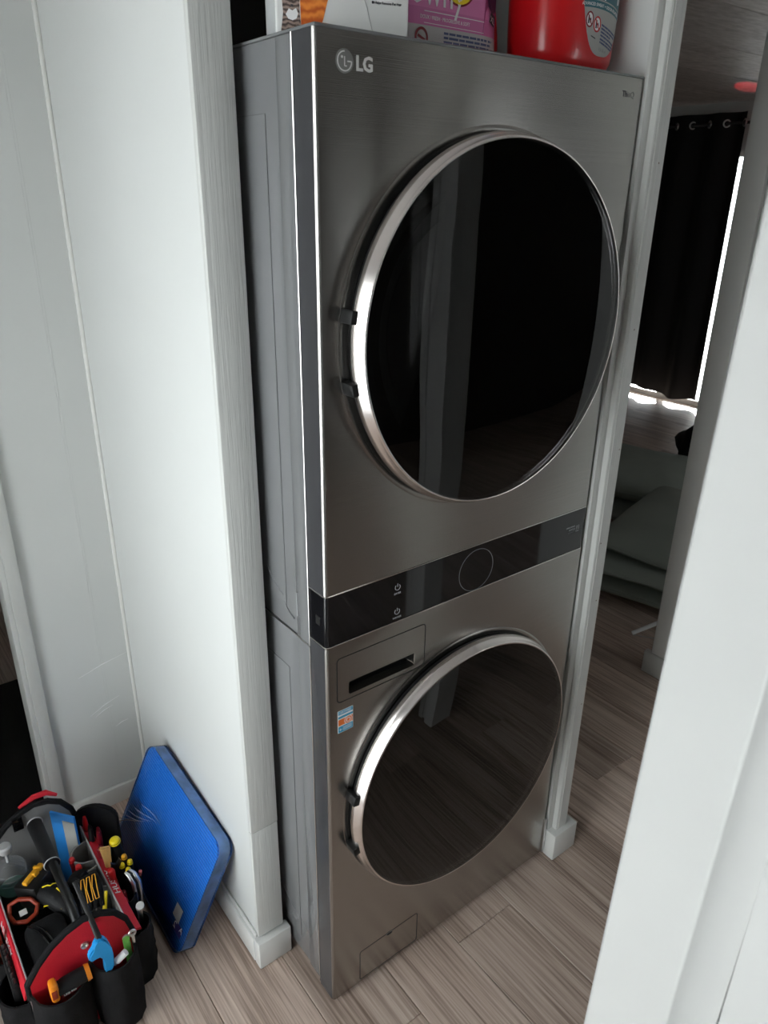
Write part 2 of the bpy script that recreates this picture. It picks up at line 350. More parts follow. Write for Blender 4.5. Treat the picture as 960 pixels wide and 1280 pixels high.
# door frame at the left doorway
bm = bmesh.new(); box(bm, (-.349, .886, 0), (-.318, .9, 2.37), bev=.003); box(bm, (-.362, .889, 0), (-.345, .975, 2.06), bev=.003)
struct('trim_4', bm, 'trim', 'grey-white door frame at the dark doorway left of the corner', 'trim')
bm = bmesh.new(); box(bm, (-.163, .8995, .06), (-.157, .9, 2.37), bev=.0006, seg=1)
struct('trim_5', bm, 'wall', 'faint vertical panel joint on the grey-white back wall', 'trim')
for (xa, za), (xb, zb) in (((-.226, .462), (-.09, .494)), ((-.214, .327), (-.128, .362)), ((-.20, .318), (-.15, .338)), ((-.15, .262), (-.112, .272))):
    bm = bmesh.new(); tube(bm, [(xa, .8996, za), ((xa + xb) / 2, .8994, (za + zb) / 2 + .004), (xb, .8996, zb)], [.0004, .0013, .0004], 5); obj('paint_scratch', bm, 'white_pl', wbk)
# right casing, stepped, and plinth
bm = bmesh.new()
pr = [(.706, .004), (.706, -.004), (.714, -.006), (.7235, -.006), (.7245, -.018), (.7275, -.020), (.7305, -.0185), (.7325, -.021), (.762, -.022), (.766, -.019), (.766, .004)]
prism(bm, pr, .088, 2.37, lambda u, v, d: V(u, v, d)); cs6 = struct('trim_6', bm, 'trim', 'stepped white casing on the right of the tower', 'trim', smooth=25)
casing_grain('trim_7', [((.703, -.036, 0), (.796, .002, .088))], 'white plinth block at the foot of the right casing', m='trim_plain', bev=.004)
for x_, z_ in ((.747, 1.442), (.756, 1.183), (.738, .96), (.752, .805), (.754, .501), (.748, 1.75)):
    bm = bmesh.new(); lathe(bm, [(0, .0006), (.0016, .0005), (.002, 0)], (x_, -.0216, z_), (0, -1, 0), 8, sx=.8); obj('nail_head', bm, 'dark_gap', cs6)
# passage casing + plinth
casing_grain('trim_8', [((1.684, .255, .09), (1.70, .33, 2.37)), ((1.692, .325, 0), (1.775, .336, 2.37))], 'grey casing at the edge of the far passage opening', m='passage')
casing_grain('trim_9', [((1.676, .25, 0), (1.70, .357, .092))], 'small white plinth block at the far passage opening', m='trim_plain', bev=.003)
casing_grain('trim_10', [((.797, -.79, 0), (.815, -.72, 2.37)), ((.805, -.855, 0), (.815, -.825, 2.37))], 'white casing on the wall post opposite the tower', m='passage')
# near door jamb at the right edge of the frame
bm = bmesh.new()
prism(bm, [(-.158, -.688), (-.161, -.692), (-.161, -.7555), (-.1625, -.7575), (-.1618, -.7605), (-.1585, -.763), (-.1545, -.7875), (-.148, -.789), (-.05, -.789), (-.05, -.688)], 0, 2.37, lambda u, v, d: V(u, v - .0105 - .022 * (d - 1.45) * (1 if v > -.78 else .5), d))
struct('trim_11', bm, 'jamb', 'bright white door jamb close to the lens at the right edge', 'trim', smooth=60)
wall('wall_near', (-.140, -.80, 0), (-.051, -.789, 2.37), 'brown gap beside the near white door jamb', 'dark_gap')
bm = bmesh.new(); box(bm, (-.161, -1.55, .01), (-.125, -.7965, 2.03), bev=.003)
d1 = struct('door_1', bm, 'jamb', 'edge of a white door beside the near jamb', 'door')
bm = bmesh.new(); lathe(bm, [(.0, .0), (.028, .0), (.028, .008), (.012, .012), (.012, .035), (.026, .045), (.026, .062), (.0, .066)], (-.161, -1.48, 1.0), (-1, 0, 0), 20); obj('door_handle', bm, 'silver', d1)

# ================================================================== LAUNDRY TOWER
W_, D_, H_ = .70, .77, 1.889; zb0, zb1 = .9527, 1.0561
tw = thing('laundry_tower', 'graphite steel stacked washer and dryer tower with two round black doors', 'laundry machine', (.35, .385, 0))
fy = lambda u, v, d: V(u, d, v)
def shell(name, z0, z1, holes, m='steel', r=.0075, depth=.052, inset=0, hd=.014):
    bm = bmesh.new(); x0, x1 = inset, W_ - inset
    fill_holes(bm, [[(x0 + r, z0), (x1 - r, z0), (x1 - r, z1), (x0 + r, z1)]] + holes, lambda u, v, d: V(u, inset + d, v), hd)
    outline = [(x0, depth)] + [(x0 + r - r * cos(a * pi / 2 / 6), inset + r - r * sin(a * pi / 2 / 6)) for a in range(7)]
    for sgn in (0, 1):
        pts = [(p if not sgn else (W_ - p[0], p[1])) for p in outline]
        lo = [bm.verts.new((p[0], p[1], z0)) for p in pts]; hi = [bm.verts.new((p[0], p[1], z1)) for p in pts]
        for k in range(len(pts) - 1): bm.faces.new((lo[k], lo[k + 1], hi[k + 1], hi[k]))
    full = outline + [(W_ - p[0], p[1]) for p in outline[::-1]]
    for z in (z0, z1): bm.faces.new([bm.verts.new((p[0], p[1], z)) for p in full])
    bmesh.ops.remove_doubles(bm, verts=bm.verts[:], dist=1e-5)
    o = obj(name, bm, m, tw, 28)
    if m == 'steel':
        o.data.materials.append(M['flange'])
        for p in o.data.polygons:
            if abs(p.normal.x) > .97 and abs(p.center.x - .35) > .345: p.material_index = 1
    return o
C1, C2 = (.350, 1.475), (.349, .531)
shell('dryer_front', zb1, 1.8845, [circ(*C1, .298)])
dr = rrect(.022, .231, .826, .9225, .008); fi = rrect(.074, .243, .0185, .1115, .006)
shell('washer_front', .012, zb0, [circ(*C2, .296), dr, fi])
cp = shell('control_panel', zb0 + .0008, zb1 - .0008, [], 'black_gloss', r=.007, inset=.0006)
# steel edge lines above and below the black band
for z in (zb0 - .0004, zb1 - .0010):
    bm = bmesh.new(); pts = [(-.0004, .05, z + .0007), (-.0004, .008, z + .0007), (.0018, .0018, z + .0007), (.008, -.0004, z + .0007), (.692, -.0004, z + .0007), (.6982, .0018, z + .0007), (.7004, .008, z + .0007), (.7004, .05, z + .0007)]
    tube(bm, pts, .0011, 6); obj('edge_trim', bm, 'edge', tw)
# body behind the fronts, with pressed side panels
def side_body(name, z0, z1):
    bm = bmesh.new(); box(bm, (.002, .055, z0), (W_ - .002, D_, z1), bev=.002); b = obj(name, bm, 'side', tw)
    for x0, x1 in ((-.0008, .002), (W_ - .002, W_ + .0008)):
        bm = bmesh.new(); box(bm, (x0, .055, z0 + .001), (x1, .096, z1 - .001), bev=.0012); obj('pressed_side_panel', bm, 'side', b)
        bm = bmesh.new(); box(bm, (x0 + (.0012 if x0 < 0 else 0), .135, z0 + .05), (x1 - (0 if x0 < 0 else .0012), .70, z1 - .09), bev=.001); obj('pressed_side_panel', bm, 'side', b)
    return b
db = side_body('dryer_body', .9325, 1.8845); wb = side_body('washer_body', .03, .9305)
for z0, z1 in ((.9325, 1.8845), (.02, .9305)):
    for x in (-.0006, W_ + .0006):
        bm = bmesh.new(); tube(bm, [(x, .0535, z0), (x, .0535, z1)], .0012, 6); obj('seam_strip', bm, 'edge', tw)
for x in (-.0004, W_ + .0004):
    bm = bmesh.new(); tube(bm, [(x, .0535, .9318), (x, .76, .9318)], .0011, 6); obj('seam_strip', bm, 'edge', tw)
# pressed arcs on the side of the dryer
bm = bmesh.new()
arc = [(0.0, .215 - .07 * sin(a * pi / 2 / 8) - .0, 1.03 - .055 * (1 - cos(a * pi / 2 / 8)) - .0) for a in range(9)]
tube(bm, [(.0005, .205 - .012 * k, 1.035 - .012 * k + .0009 * k * k) for k in range(6)], .0016, 6)
tube(bm, [(.0005, .142, .985), (.0005, .135, .975), (.0005, .125, .968), (.0005, .108, .963)], .0014, 6)
tube(bm, [(-.0003, .094, 1.025), (-.0003, .094, .975)], .0014, 6)
obj('pressed_rib', bm, 'side', db)
bm = bmesh.new(); box(bm, (-.0004, .018, .992), (.001, .032, 1.01), bev=.0008); obj('side_button', bm, 'black_plastic', cp)
bm = bmesh.new(); box(bm, (0, -.0015, 1.8845), (W_, D_, H_), bev=.002); obj('top_panel', bm, 'side', tw)
for x, y in ((.06, .10), (.64, .10), (.06, .70), (.64, .70)):
    bm = bmesh.new(); lathe(bm, [(.02, 0), (.022, .012), (.012, .014), (.012, .032)], (x, y, .001), n=14); obj('foot', bm, 'black_plastic', tw)
bm = bmesh.new(); box(bm, (.693, -.004, .012), (.7005, .004, .13), bev=.001); obj('corner_guard', bm, 'silver', tw)

def porthole(c, kind):
    cx, cz = c; ax = (0, -1, 0); dz = (lambda prof: [(r, -y) for r, y in prof])
    bm = bmesh.new(); lathe(bm, dz([(.2975, .006), (.299, .0022), (.304, .0006), (.310, -.0006), (.3165, -.0007), (.3185, .0004), (.3185, .003)]), (cx, 0, cz), ax, 96, cap=False); obj('door_bezel', bm, 'steel', tw)
    s_ = .0 if kind == 'dryer' else .006
    bm = bmesh.new(); lathe(bm, dz([(.2965, .012), (.2968, -.004 + s_ * .5), (.3025, -.008 + s_), (.3055, -.014 + s_), (.3060, -.0185 + s_), (.285, -.019 + s_), (.285, .012)]), (cx, 0, cz), ax, 72, cap=False); bm2 = bm
    door = obj('door', bm2, 'black_plastic', tw)
    bm = bmesh.new(); lathe(bm, dz([(.288, -.0175 + s_), (.304, -.0178 + s_), (.3078, -.0195 + s_), (.3084, -.0240 + s_), (.3070, -.0315 + s_), (.3055, -.0328 + s_), (.3022, -.0420 + s_), (.3006, -.0448 + s_), (.2995, -.0454 + s_), (.2978, -.0450 + s_), (.296, -.042 + s_)]), (cx, 0, cz), ax, 128, cap=False); rim = obj('door_rim', bm, 'chrome', door, 50)
    bm = bmesh.new(); lathe(bm, dz([(0, -.0490 + s_), (.10, -.0487 + s_), (.20, -.0478 + s_), (.26, -.0466 + s_), (.2978, -.0449 + s_), (.2978, -.041 + s_), (.0, -.042 + s_)]), (cx, 0, cz), ax, 128, cap=False); obj('door_glass', bm, 'door_glass', door, 40)
    bm = bmesh.new(); lathe(bm, dz([(.288, -.02), (.262, .0), (.222, .014), (.205, .03), (.198, .05), (.190, .085), (.16, .10), (0, .105)]), (cx, 0, cz), ax, 96, cap=False); obj('door_bowl', bm, M['bowl'], door, 60)
    bm = bmesh.new(); lathe(bm, dz([(.238, .0035), (.2195, .0115), (.2025, .028), (.1955, .05)]), (cx, 0, cz), ax, 96, cap=False); obj('bowl_ring', bm, M['bowl_ring'], door, 60)
    for a in ((171, 191) if kind == 'dryer' else (167.5, 192)):
        a = radians(a); bm = bmesh.new(); mt = Matrix.Translation((cx + .303 * cos(a), 0, cz + .303 * sin(a))) @ Matrix.Rotation(-(a - pi), 4, 'Y')
        box(bm, (-.0145, -.030, -.0100), (.0, -.0005, .0100), bev=.0012, mtx=mt); obj('hinge_block', bm, 'black_plastic', door)
    return door
M['bowl'] = mat('smoky_door_bowl', (.010, .010, .011), .15, coat=.4)
M['bowl_ring'] = mat('grey_bowl_ring', (.26, .27, .28), .2)
porthole(C1, 'dryer'); porthole(C2, 'washer')
# detergent drawer
bm = bmesh.new(); e = .0013; hole = rrect(.048, .206, .836, .864, .0045)
fill_holes(bm, [rrect(.022 + e, .231 - e, .826 + e, .9225 - e, .007), hole], fy, .026)
prism(bm, rrect(.022 + e, .231 - e, .826 + e, .9225 - e, .007), .0008, .012, lambda u, v, d: V(u, d, v)) if False else None
a = rrect(.022 + e, .231 - e, .826 + e, .9225 - e, .007); va = [bm.verts.new((u, 0, v)) for u, v in a]; vb = [bm.verts.new((u, .012, v)) for u, v in a]
for k in range(len(a)): bm.faces.new((va[k], va[(k + 1) % len(a)], vb[(k + 1) % len(a)], vb[k]))
bmesh.ops.remove_doubles(bm, verts=bm.verts[:], dist=1e-6)
dw = obj('detergent_drawer', bm, 'steel', tw, 30)
bm = bmesh.new()
seg = [(.0262, .864), (.0262, .8372), (.022, .8362), (.012, .8356), (.0, .8358)]
for k in range(4):
    q = [bm.verts.new((x, y, z)) for (y, z), x in ((seg[k], .0482), (seg[k], .2058), (seg[k + 1], .2058), (seg[k + 1], .0482))]; bm.faces.new(q)
bmesh.ops.remove_doubles(bm, verts=bm.verts[:], dist=1e-6)
obj('handle_recess', bm, 'black_plastic', dw, 60)
bm = bmesh.new(); tube(bm, [(.2045, -.0004, .8625), (.2045, -.0004, .8385)], .0008, 6); tube(bm, [(.2045, -.0004, .8385), (.199, .0002, .846), (.190, .004, .853)], .0009, 6); obj('recess_edge', bm, 'edge', dw)
def groove(parent, lp):
    bm = bmesh.new(); pts = [(u, .0008, v) for u, v in lp]; tube(bm, pts + [pts[0]], .0014, 6, cap=False); obj('groove', bm, 'black_plastic', parent)
groove(dw, dr)
# filter flap
bm = bmesh.new(); a = rrect(.074 + e, .243 - e, .0185 + e, .1115 - e, .005); prism(bm, a, 0, .012, fy); ff = obj('filter_flap', bm, 'steel', tw, 30); groove(ff, fi)
bm = bmesh.new(); lathe(bm, [(.0, .0), (.0085, .0), (.0085, .0012), (0, .0015)], (.158, -.0002, .1085), (0, -1, 0), 20, sy=.45); obj('pull_notch', bm, 'black_plastic', ff)
bm = bmesh.new(); tube(bm, [(.158 + .0095 * cos(t * pi / 12), -.0006, .1085 + .0045 * sin(t * pi / 12)) for t in range(25)], .0007, 5, cap=False); obj('notch_ring', bm, 'edge', ff)
# energy sticker
st_p = lambda u, v, d: V(.0225 + u, -.0003 - d, .757 + v)
bm = bmesh.new(); prism(bm, rrect(0, .0345, 0, .0505, .001, 2), -.0003, .0002, st_p); st = obj('sticker', bm, 'white_pl', tw, 0, label='blue and orange certification sticker')
M['st_blue'] = mat('sticker_blue', (.03, .30, .50), .4); M['st_orange'] = mat('sticker_orange', (.80, .17, .02), .4)
for nm, u0, u1, v0, v1, m_ in (('sticker_band', .0008, .0337, .0415, .0497, 'st_blue'), ('sticker_band', .0008, .0337, .033, .0375, 'st_blue'), ('sticker_band', .0008, .0337, .0165, .0305, 'st_orange'), ('sticker_band', .0008, .0337, .0008, .0145, 'st_blue')):
    bm = bmesh.new(); prism(bm, [(u0, v0), (u1, v0), (u1, v1), (u0, v1)], .0002, .0004, st_p); obj(nm, bm, m_, st, 0)
bm = bmesh.new(); prism(bm, circ(.0235, .0235, .0085, 24), .0004, .0006, st_p); obj('sticker_disc', bm, 'st_orange', st, 0)
bm = bmesh.new(); tube(bm, [st_p(.0235 + .0085 * cos(k * pi / 12), .0235 + .0085 * sin(k * pi / 12), .0006) for k in range(25)], .0005, 4, cap=False)
tube(bm, [st_p(.0235 + .0045 * cos(k * pi / 12), .0235 + .0045 * sin(k * pi / 12), .0006) for k in range(25)], .0007, 4, cap=False); obj('sticker_ring', bm, 'white_pl', st)
text_mesh('CERTIFIED', .0068, lambda u, v, d: st_p(.0017 + u, .0433 + v, .0004 + d), 'lettering', 'white_pl', st, .0002, xs=.92)
text_mesh('+', .012, lambda u, v, d: st_p(.002 + u, .003 + v, .0004 + d), 'lettering', 'white_pl', st, .0002)
bm = bmesh.new()
for v in (.0105, .0075, .0045): prism(bm, [(.011, v), (.031, v), (.031, v + .001), (.011, v + .001)], .0004, .0005, st_p)
obj('print_lines', bm, 'white_pl', st, 0)
# logo
lg = lambda u, v, d: V(.0470 + u, -.0002 - d, 1.850 + v)
M['logo_disc'] = mat('logo_disc_grey', (.30, .30, .29), .35, .8)
bm = bmesh.new(); prism(bm, circ(0, 0, .0142, 40), -.0002, .0007, lg); lgo = obj('logo_disc', bm, 'logo_disc', tw, 30)
M['logo_line'] = mat('logo_silver_line', (.86, .86, .85), .4, .3)
def flatline(bm, pts, w2, d0, d1, mp):
    n = len(pts)
    for k in range(n - 1):
        (x0, y0), (x1, y1) = pts[k], pts[k + 1]; L_ = math.hypot(x1 - x0, y1 - y0) or 1; nx, ny = -(y1 - y0) / L_ * w2, (x1 - x0) / L_ * w2
        prism(bm, [(x0 + nx, y0 + ny), (x1 + nx, y1 + ny), (x1 - nx, y1 - ny), (x0 - nx, y0 - ny)], d0, d1, mp)
bm = bmesh.new()
flatline(bm, [(.0112 * cos(t), .0112 * sin(t)) for t in [radians(90 + 270 * k / 30) for k in range(31)]] , .0008, .0007, .0011, lg)
flatline(bm, [(.0112, 0), (.0045, .0)], .0008, .0007, .0011, lg)
flatline(bm, [(.0, .0055), (.0, -.0055), (.0035, -.0055)], .0007, .0007, .0011, lg)
prism(bm, circ(-.0042, .0045, .0017, 14), .0007, .0011, lg); obj('logo_lines', bm, 'logo_line', lgo, 0)
M['logo_text'] = mat('logo_grey_letters', (.74, .74, .72), .45, .3)
text_mesh('LG', .0245, lambda u, v, d: V(.0655 + u, -.0002 - d, 1.8412 + v), 'logo_letters', 'logo_text', tw, .0007, xs=.95, bold=.0007)
text_mesh('Th', .0135, lambda u, v, d: V(.641 + u, -.0002 - d, 1.8535 + v), 'lettering', 'dark_print', tw, .0002)
text_mesh('inQ', .0135, lambda u, v, d: V(.6555 + u, -.0002 - d, 1.8535 + v), 'lettering', 'logo_disc', tw, .0002)
# control panel print
cpf = lambda x0, z0: (lambda u, v, d: V(x0 + u, .0005 - d, z0 + v))
M['panel_print'] = mat('pale_panel_print', (.42, .43, .44), .5)
M['dial_line'] = mat('dial_outline_grey', (.16, .165, .17), .4)
bm = bmesh.new(); flatline(bm, [(.0465 * cos(k * pi / 40), .0455 * sin(k * pi / 40)) for k in range(81)], .00055, 0, .0004, cpf(.361, .9995)); obj('dial_outline', bm, 'dial_line', cp, 0, label='thin grey circle of the touch dial')
for zc, wd in ((1.026, 'DRYER'), (.9745, 'WASHER')):
    bm = bmesh.new(); f = cpf(.159, zc); flatline(bm, [(.0058 * cos(radians(130 + 280 * k / 20)), .0058 * sin(radians(130 + 280 * k / 20))) for k in range(21)], .0006, 0, .0004, f); flatline(bm, [(0, .001), (0, .0075)], .0006, 0, .0004, f); obj('power_symbol', bm, 'panel_print', cp, 0)
    text_mesh(wd, .0052, cpf(.159, zc - .0145), 'lettering', 'panel_print', cp, .0003, align='CENTER')
text_mesh('10', .0155, cpf(.6665, 1.0055), 'lettering', 'panel_print', cp, .0003, xs=.85)
text_mesh('YEARS', .0042, cpf(.6665, 1.0005), 'lettering', 'panel_print', cp, .0003)
text_mesh('DIRECT DRIVE', .0046, cpf(.664, 1.0145), 'lettering', 'panel_print', cp, .0003, align='RIGHT')
text_mesh('MOTOR', .0056, cpf(.664, 1.0075), 'lettering', 'panel_print', cp, .0003, align='RIGHT')
text_mesh('WARRANTY', .004, cpf(.664, 1.0015), 'lettering', 'dial_line', cp, .0003, align='RIGHT')

# ================================================================== ON TOP OF THE TOWER
Z1 = H_ + .0002
# --- white carton with cats
yaw = radians(-19); ox, oy = .012, .112; cu_, su_ = cos(yaw), sin(yaw)
bx_p = lambda u, v, d: V(ox + cu_ * u + (-su_) * d, oy + su_ * u + cu_ * d, Z1 + v)   # d goes back into the alcove
bt = thing('dryer_sheet_box', 'white cardboard carton printed with a tabby kitten, at the left on top of the tower', 'box', tuple(bx_p(.1, 0, .04)))
bm = bmesh.new(); prism(bm, [(0, 0), (.192, 0), (.192, .16), (0, .16)], 0, .075, bx_p); bmesh.ops.bevel(bm, geom=bm.edges[:], offset=.0012, segments=2, affect='EDGES')
M['carton'] = mat('white_carton', (.74, .745, .73), .45, var=.02)
M['carton_side'] = mat('pale_grey_carton_side', (.40, .41, .41), .5, var=.1)
obj('carton', bm, 'carton', bt)
bm = bmesh.new(); prism(bm, [(-.0004, .002), (-.0002, .158), (-.0002, .158), (-.0002, .002)], .004, .071, bx_p) if False else None
prism(bm, [(-.0006, .002), (0, .002), (0, .158), (-.0006, .158)], .004, .071, bx_p); obj('side_flap', bm, 'carton_side', bt, 0)
bf = lambda u, v, d: bx_p(u, v, -.0002 - d)
M['tabby'] = stripes_mat('tabby_fur_print', (.045, .03, .026), (.36, .27, .23), 55, direction='Z', dist=5)
M['ginger'] = stripes_mat('ginger_fur_print', (.55, .10, .012), (.85, .27, .045), 18, direction='Z', dist=7)
bm = bmesh.new(); prism(bm, [(.0055, 0.0), (.008, .014), (.010, .027), (.009, .040), (.013, .055), (.011, .072), (.020, .066), (.030, .066), (.037, .072), (.036, .052), (.033, .040), (.033, .026), (.035, .013), (.036, .0)], 0, .0003, bf); obj('kitten_print', bm, 'tabby', bt, 0)
bm = bmesh.new(); prism(bm, [(.0135, .025), (.017, .020), (.023, .0185), (.0285, .021), (.031, .027), (.028, .033), (.023, .030), (.018, .032)], .0003, .0005, bf); obj('kitten_chest', bm, 'white_pl', bt, 0)
bm = bmesh.new()
for u in (.0165, .0285): prism(bm, circ(u, .047, .0035, 12), .0003, .0006, bf)
prism(bm, [(.0205, .037), (.0245, .037), (.0225, .034)], .0003, .0006, bf); obj('kitten_face', bm, 'dark_print', bt, 0)
bm = bmesh.new(); prism(bm, [(.036, .0), (.0345, .02), (.034, .045), (.036, .07), (.048, .10), (.078, .10), (.080, .072), (.073, .045), (.066, .022), (.058, .0)], 0, .0003, bf); obj('ginger_cat_print', bm, 'ginger', bt, 0)
bm = bmesh.new(); flatline(bm, [(.121, .075), (.124, .055), (.1305, .040), (.1335, .028), (.139, .010)], .0004, 0, .0002, bf); obj('crease', bm, 'grey_print', bt, 0)
text_mesh('Helps Remove Pet Hair', .0042, lambda u, v, d: bf(.141 + u, .0465 + v * 1.1, d), 'lettering', 'dark_print', bt, .0002, xs=1.0, bold=.0001)
bm = bmesh.new(); prism(bm, circ(.1385, .048, .0018, 14), 0, .0003, bf); obj('dot_print', bm, 'dark_print', bt, 0)
# --- pink pouch
px0, px1, pyf = .205, .462, .118
po = thing('softener_pouch', 'pink laundry pouch with red edge and white lettering, standing behind the carton on the tower', 'pouch', ((px0 + px1) / 2, pyf + .03, Z1))
def pouch_edge(v): return .006 * sin(v * 38 + .4)
def pouch_pt(s, v, front=True):
    x0_, x1_ = px0 + .004, px1 + pouch_edge(v) - .004
    x = x0_ + (x1_ - x0_) * s; b = (1 - abs(2 * s - 1) ** 6) * (1 - (v / .25) ** 4); d = .030 * max(b, 0)
    return V(x, pyf + .03 - d if front else pyf + .03 + d, Z1 + v)
bm = bmesh.new(); NS, NV = 24, 20; g = {}
for f in (0, 1):
    for i in range(NS + 1):
        for j in range(NV + 1): g[f, i, j] = bm.verts.new(pouch_pt(i / NS, .25 * j / NV, f == 0))
    for i in range(NS):
        for j in range(NV): bm.faces.new((g[f, i, j], g[f, i + 1, j], g[f, i + 1, j + 1], g[f, i, j + 1]))
for i in range(NS): bm.faces.new((g[0, i, 0], g[1, i, 0], g[1, i + 1, 0], g[0, i + 1, 0]))
bmesh.ops.remove_doubles(bm, verts=bm.verts[:], dist=1e-4)
M['pouch'] = ramp_axis('pink_pouch_print', 2, [(0, (.50, .48, .48)), ((Z1 + .043) / 3, (.62, .17, .40)), ((Z1 + .0435) / 3, (.62, .17, .40)), ((Z1 + .0600) / 3, (.72, .22, .48))], .35, 1 / 3, coat=.3)
obj('pouch_body', bm, 'pouch', po, 60)
bm = bmesh.new(); tube(bm, [pouch_pt(1, .25 * k / 20) + V(.002, -.001, 0) for k in range(21)], .0045, 8, flat=1.0); obj('red_edge', bm, 'red_pl', po)
bm = bmesh.new(); tube(bm, [pouch_pt(1, .25 * k / 20) + V(.0065, -.001, 0) for k in range(21)], .0012, 6); obj('pale_seal', bm, 'white_pl', po)
def pp(u, v, d):
    q = pouch_pt(max(0, min(1, (u - px0) / (px1 - px0))), max(v, 0)); q.x = u; q.y -= .0006 + d; return q
text_mesh('Downy', .062, lambda u, v, d: pp(.213 + u, .072 + v, d), 'lettering', 'white_pl', po, .0004, xs=.82)
bm = bmesh.new(); flatline(bm, [(.28 + k * .01, .0632) for k in range(14)], .0006, 0, .0003, pp); flatline(bm, [(.28 + k * .01, .0475) for k in range(14)], .0004, 0, .0003, pp); obj('print_lines', bm, 'white_pl', po, 0)
text_mesh('DOUX / FRESH · PROGRESSIVE & SOFT', .0072, lambda u, v, d: pp(.272 + u, .053 + v, d), 'lettering', 'white_pl', po, .0003, xs=.86)
bm = bmesh.new(); prism(bm, [(.352 + .033 * cos(k * pi / 14), .110 + .030 * sin(k * pi / 14)) for k in range(28)], 0, .0004, pp); obj('yellow_oval', bm, 'yellow', po, 0)
bm = bmesh.new(); prism(bm, [(.352 + .036 * cos(k * pi / 14), .110 + .033 * sin(k * pi / 14)) for k in range(28)], -.0002, .0002, pp); obj('dark_oval', bm, 'darkred', po, 0)
M['purple'] = mat('dark_purple_print', (.03, .015, .06), .4)
bm = bmesh.new(); prism(bm, [(.420, .086), (.432, .078), (.446, .082), (.452, .092), (.452, .150), (.416, .150), (.414, .118)], 0, .0004, pp); obj('purple_print', bm, 'purple', po, 0)
M['darkpink'] = mat('deep_pink_print', (.36, .06, .20), .4)
bm = bmesh.new(); prism(bm, [(.408, .046), (.450, .040), (.455, .15), (.420, .15), (.414, .10)], -.0001, .0002, pp); obj('deep_pink_print', bm, 'darkpink', po, 0)
bm = bmesh.new(); prism(bm, [(.424, .066), (.440, .060), (.446, .076), (.428, .080)], .0003, .0005, pp); obj('white_patch', bm, 'dark_print', po, 0)
text_mesh('XL', .012, lambda u, v, d: pp(.427 + u, .067 + v - u * .25, .0004 + d), 'lettering', 'white_pl', po, .0003)
bm = bmesh.new()
random.seed(3)
for rowi, v in enumerate((.036, .030, .024, .018, .012)):
    u = .322
    while u < .44:
        l = random.uniform(.006, .02); prism(bm, [(u, v), (min(u + l, .446), v), (min(u + l, .446), v + .0032), (u, v + .0032)], 0, .0002, pp); u += l + .002
obj('print_lines', bm, 'blue_print', po, 0)
bm = bmesh.new(); flatline(bm, [(.2755 + .0115 * cos(k * pi / 16), .027 + .0125 * sin(k * pi / 16)) for k in range(33)], .0018, 0, .0004, pp); flatline(bm, [(.268, .030), (.283, .024)], .0018, 0, .0004, pp); obj('warning_ring', bm, 'darkred', po, 0)
# --- red jug
jx, jy = .590, .108
jg = thing('detergent_jug', 'glossy red detergent jug with teal and grey label, on the tower at right', 'jug', (jx, jy, Z1))
def jug_r(h):
    if h < .03: return 1 - .20 * (1 - h / .03) ** 2.2
    if h < .19: return 1 + .028 * sin((h - .03) / .16 * pi)
    return max(1 - ((h - .19) / .115) ** 2 * .72, .2)
def jug_pt(th, h, off=0):
    a, b = .098, .070; e_ = .72; c, s = cos(th), sin(th); k = jug_r(h)
    x = a * math.copysign(abs(c) ** e_, c) * k; y = b * math.copysign(abs(s) ** e_, s) * k
    n = Vector((x / a ** 2, y / b ** 2, 0)).normalized()
    return V(jx + x, jy + y, Z1 + h) + n * off
bm = bmesh.new(); NT, HH = 64, [0, .002, .006, .012, .02, .03, .05, .07, .09, .11, .14, .17, .19, .21, .23, .25, .27, .285]
rg = [[bm.verts.new(jug_pt(2 * pi * k / NT, h)) for k in range(NT)] for h in HH]
for r0, r1 in zip(rg, rg[1:]):
    for k in range(NT): bm.faces.new((r0[k], r0[(k + 1) % NT], r1[(k + 1) % NT], r1[k]))
bm.faces.new(rg[0][::-1]); bm.faces.new(rg[-1]); M['jug'] = mat('glossy_red_plastic', (.62, .008, .012), .28, coat=.2)
jb = obj('jug_body', bm, 'jug', jg, 60)
bm = bmesh.new(); lathe(bm, [(.022, .28), (.022, .30), (.034, .302), (.034, .35), (.031, .354), (0, .354)], (jx, jy, Z1), n=28); obj('cap', bm, 'blue_card', jg)
bm = bmesh.new(); tube(bm, [(jx + .05, jy, Z1 + .255), (jx + .085, jy, Z1 + .275), (jx + .084, jy, Z1 + .25), (jx + .090, jy, Z1 + .20)], .013, 12); obj('jug_handle', bm, 'jug', jg)
# label on the front: param u = metres right of label centre, v = height
def label_pt(u, v, d):
    x = u - .018
    k = jug_r(max(v, 0)); c = max(-.995, min(.995, x / (.098 * k))); cth = math.copysign(abs(c) ** (1 / .72), c); th = -math.acos(max(-1, min(1, cth)))
    return jug_pt(th, max(v, 0), .0006 + d)
def lab_low(u): # lower outline of the label
    t = (u - .045) / .062
    return .026 + .085 * abs(t) ** 3.0
bm = bmesh.new(); NU, NVV = 26, 16; gg = {}
for i in range(NU + 1):
    u = -.032 + .140 * i / NU; lo = min(lab_low(u), .16)
    for j in range(NVV + 1): gg[i, j] = bm.verts.new(label_pt(u, lo + (.17 - lo) * j / NVV, 0))
for i in range(NU):
    for j in range(NVV): bm.faces.new((gg[i, j], gg[i + 1, j], gg[i + 1, j + 1], gg[i, j + 1]))
M['jug_label'] = mat('pale_grey_label', (.40, .40, .385), .4)
M['teal'] = mat('teal_print', (.03, .145, .18), .4)
lb = obj('label', bm, 'jug_label', jg, 60, label='grey and teal printed label')
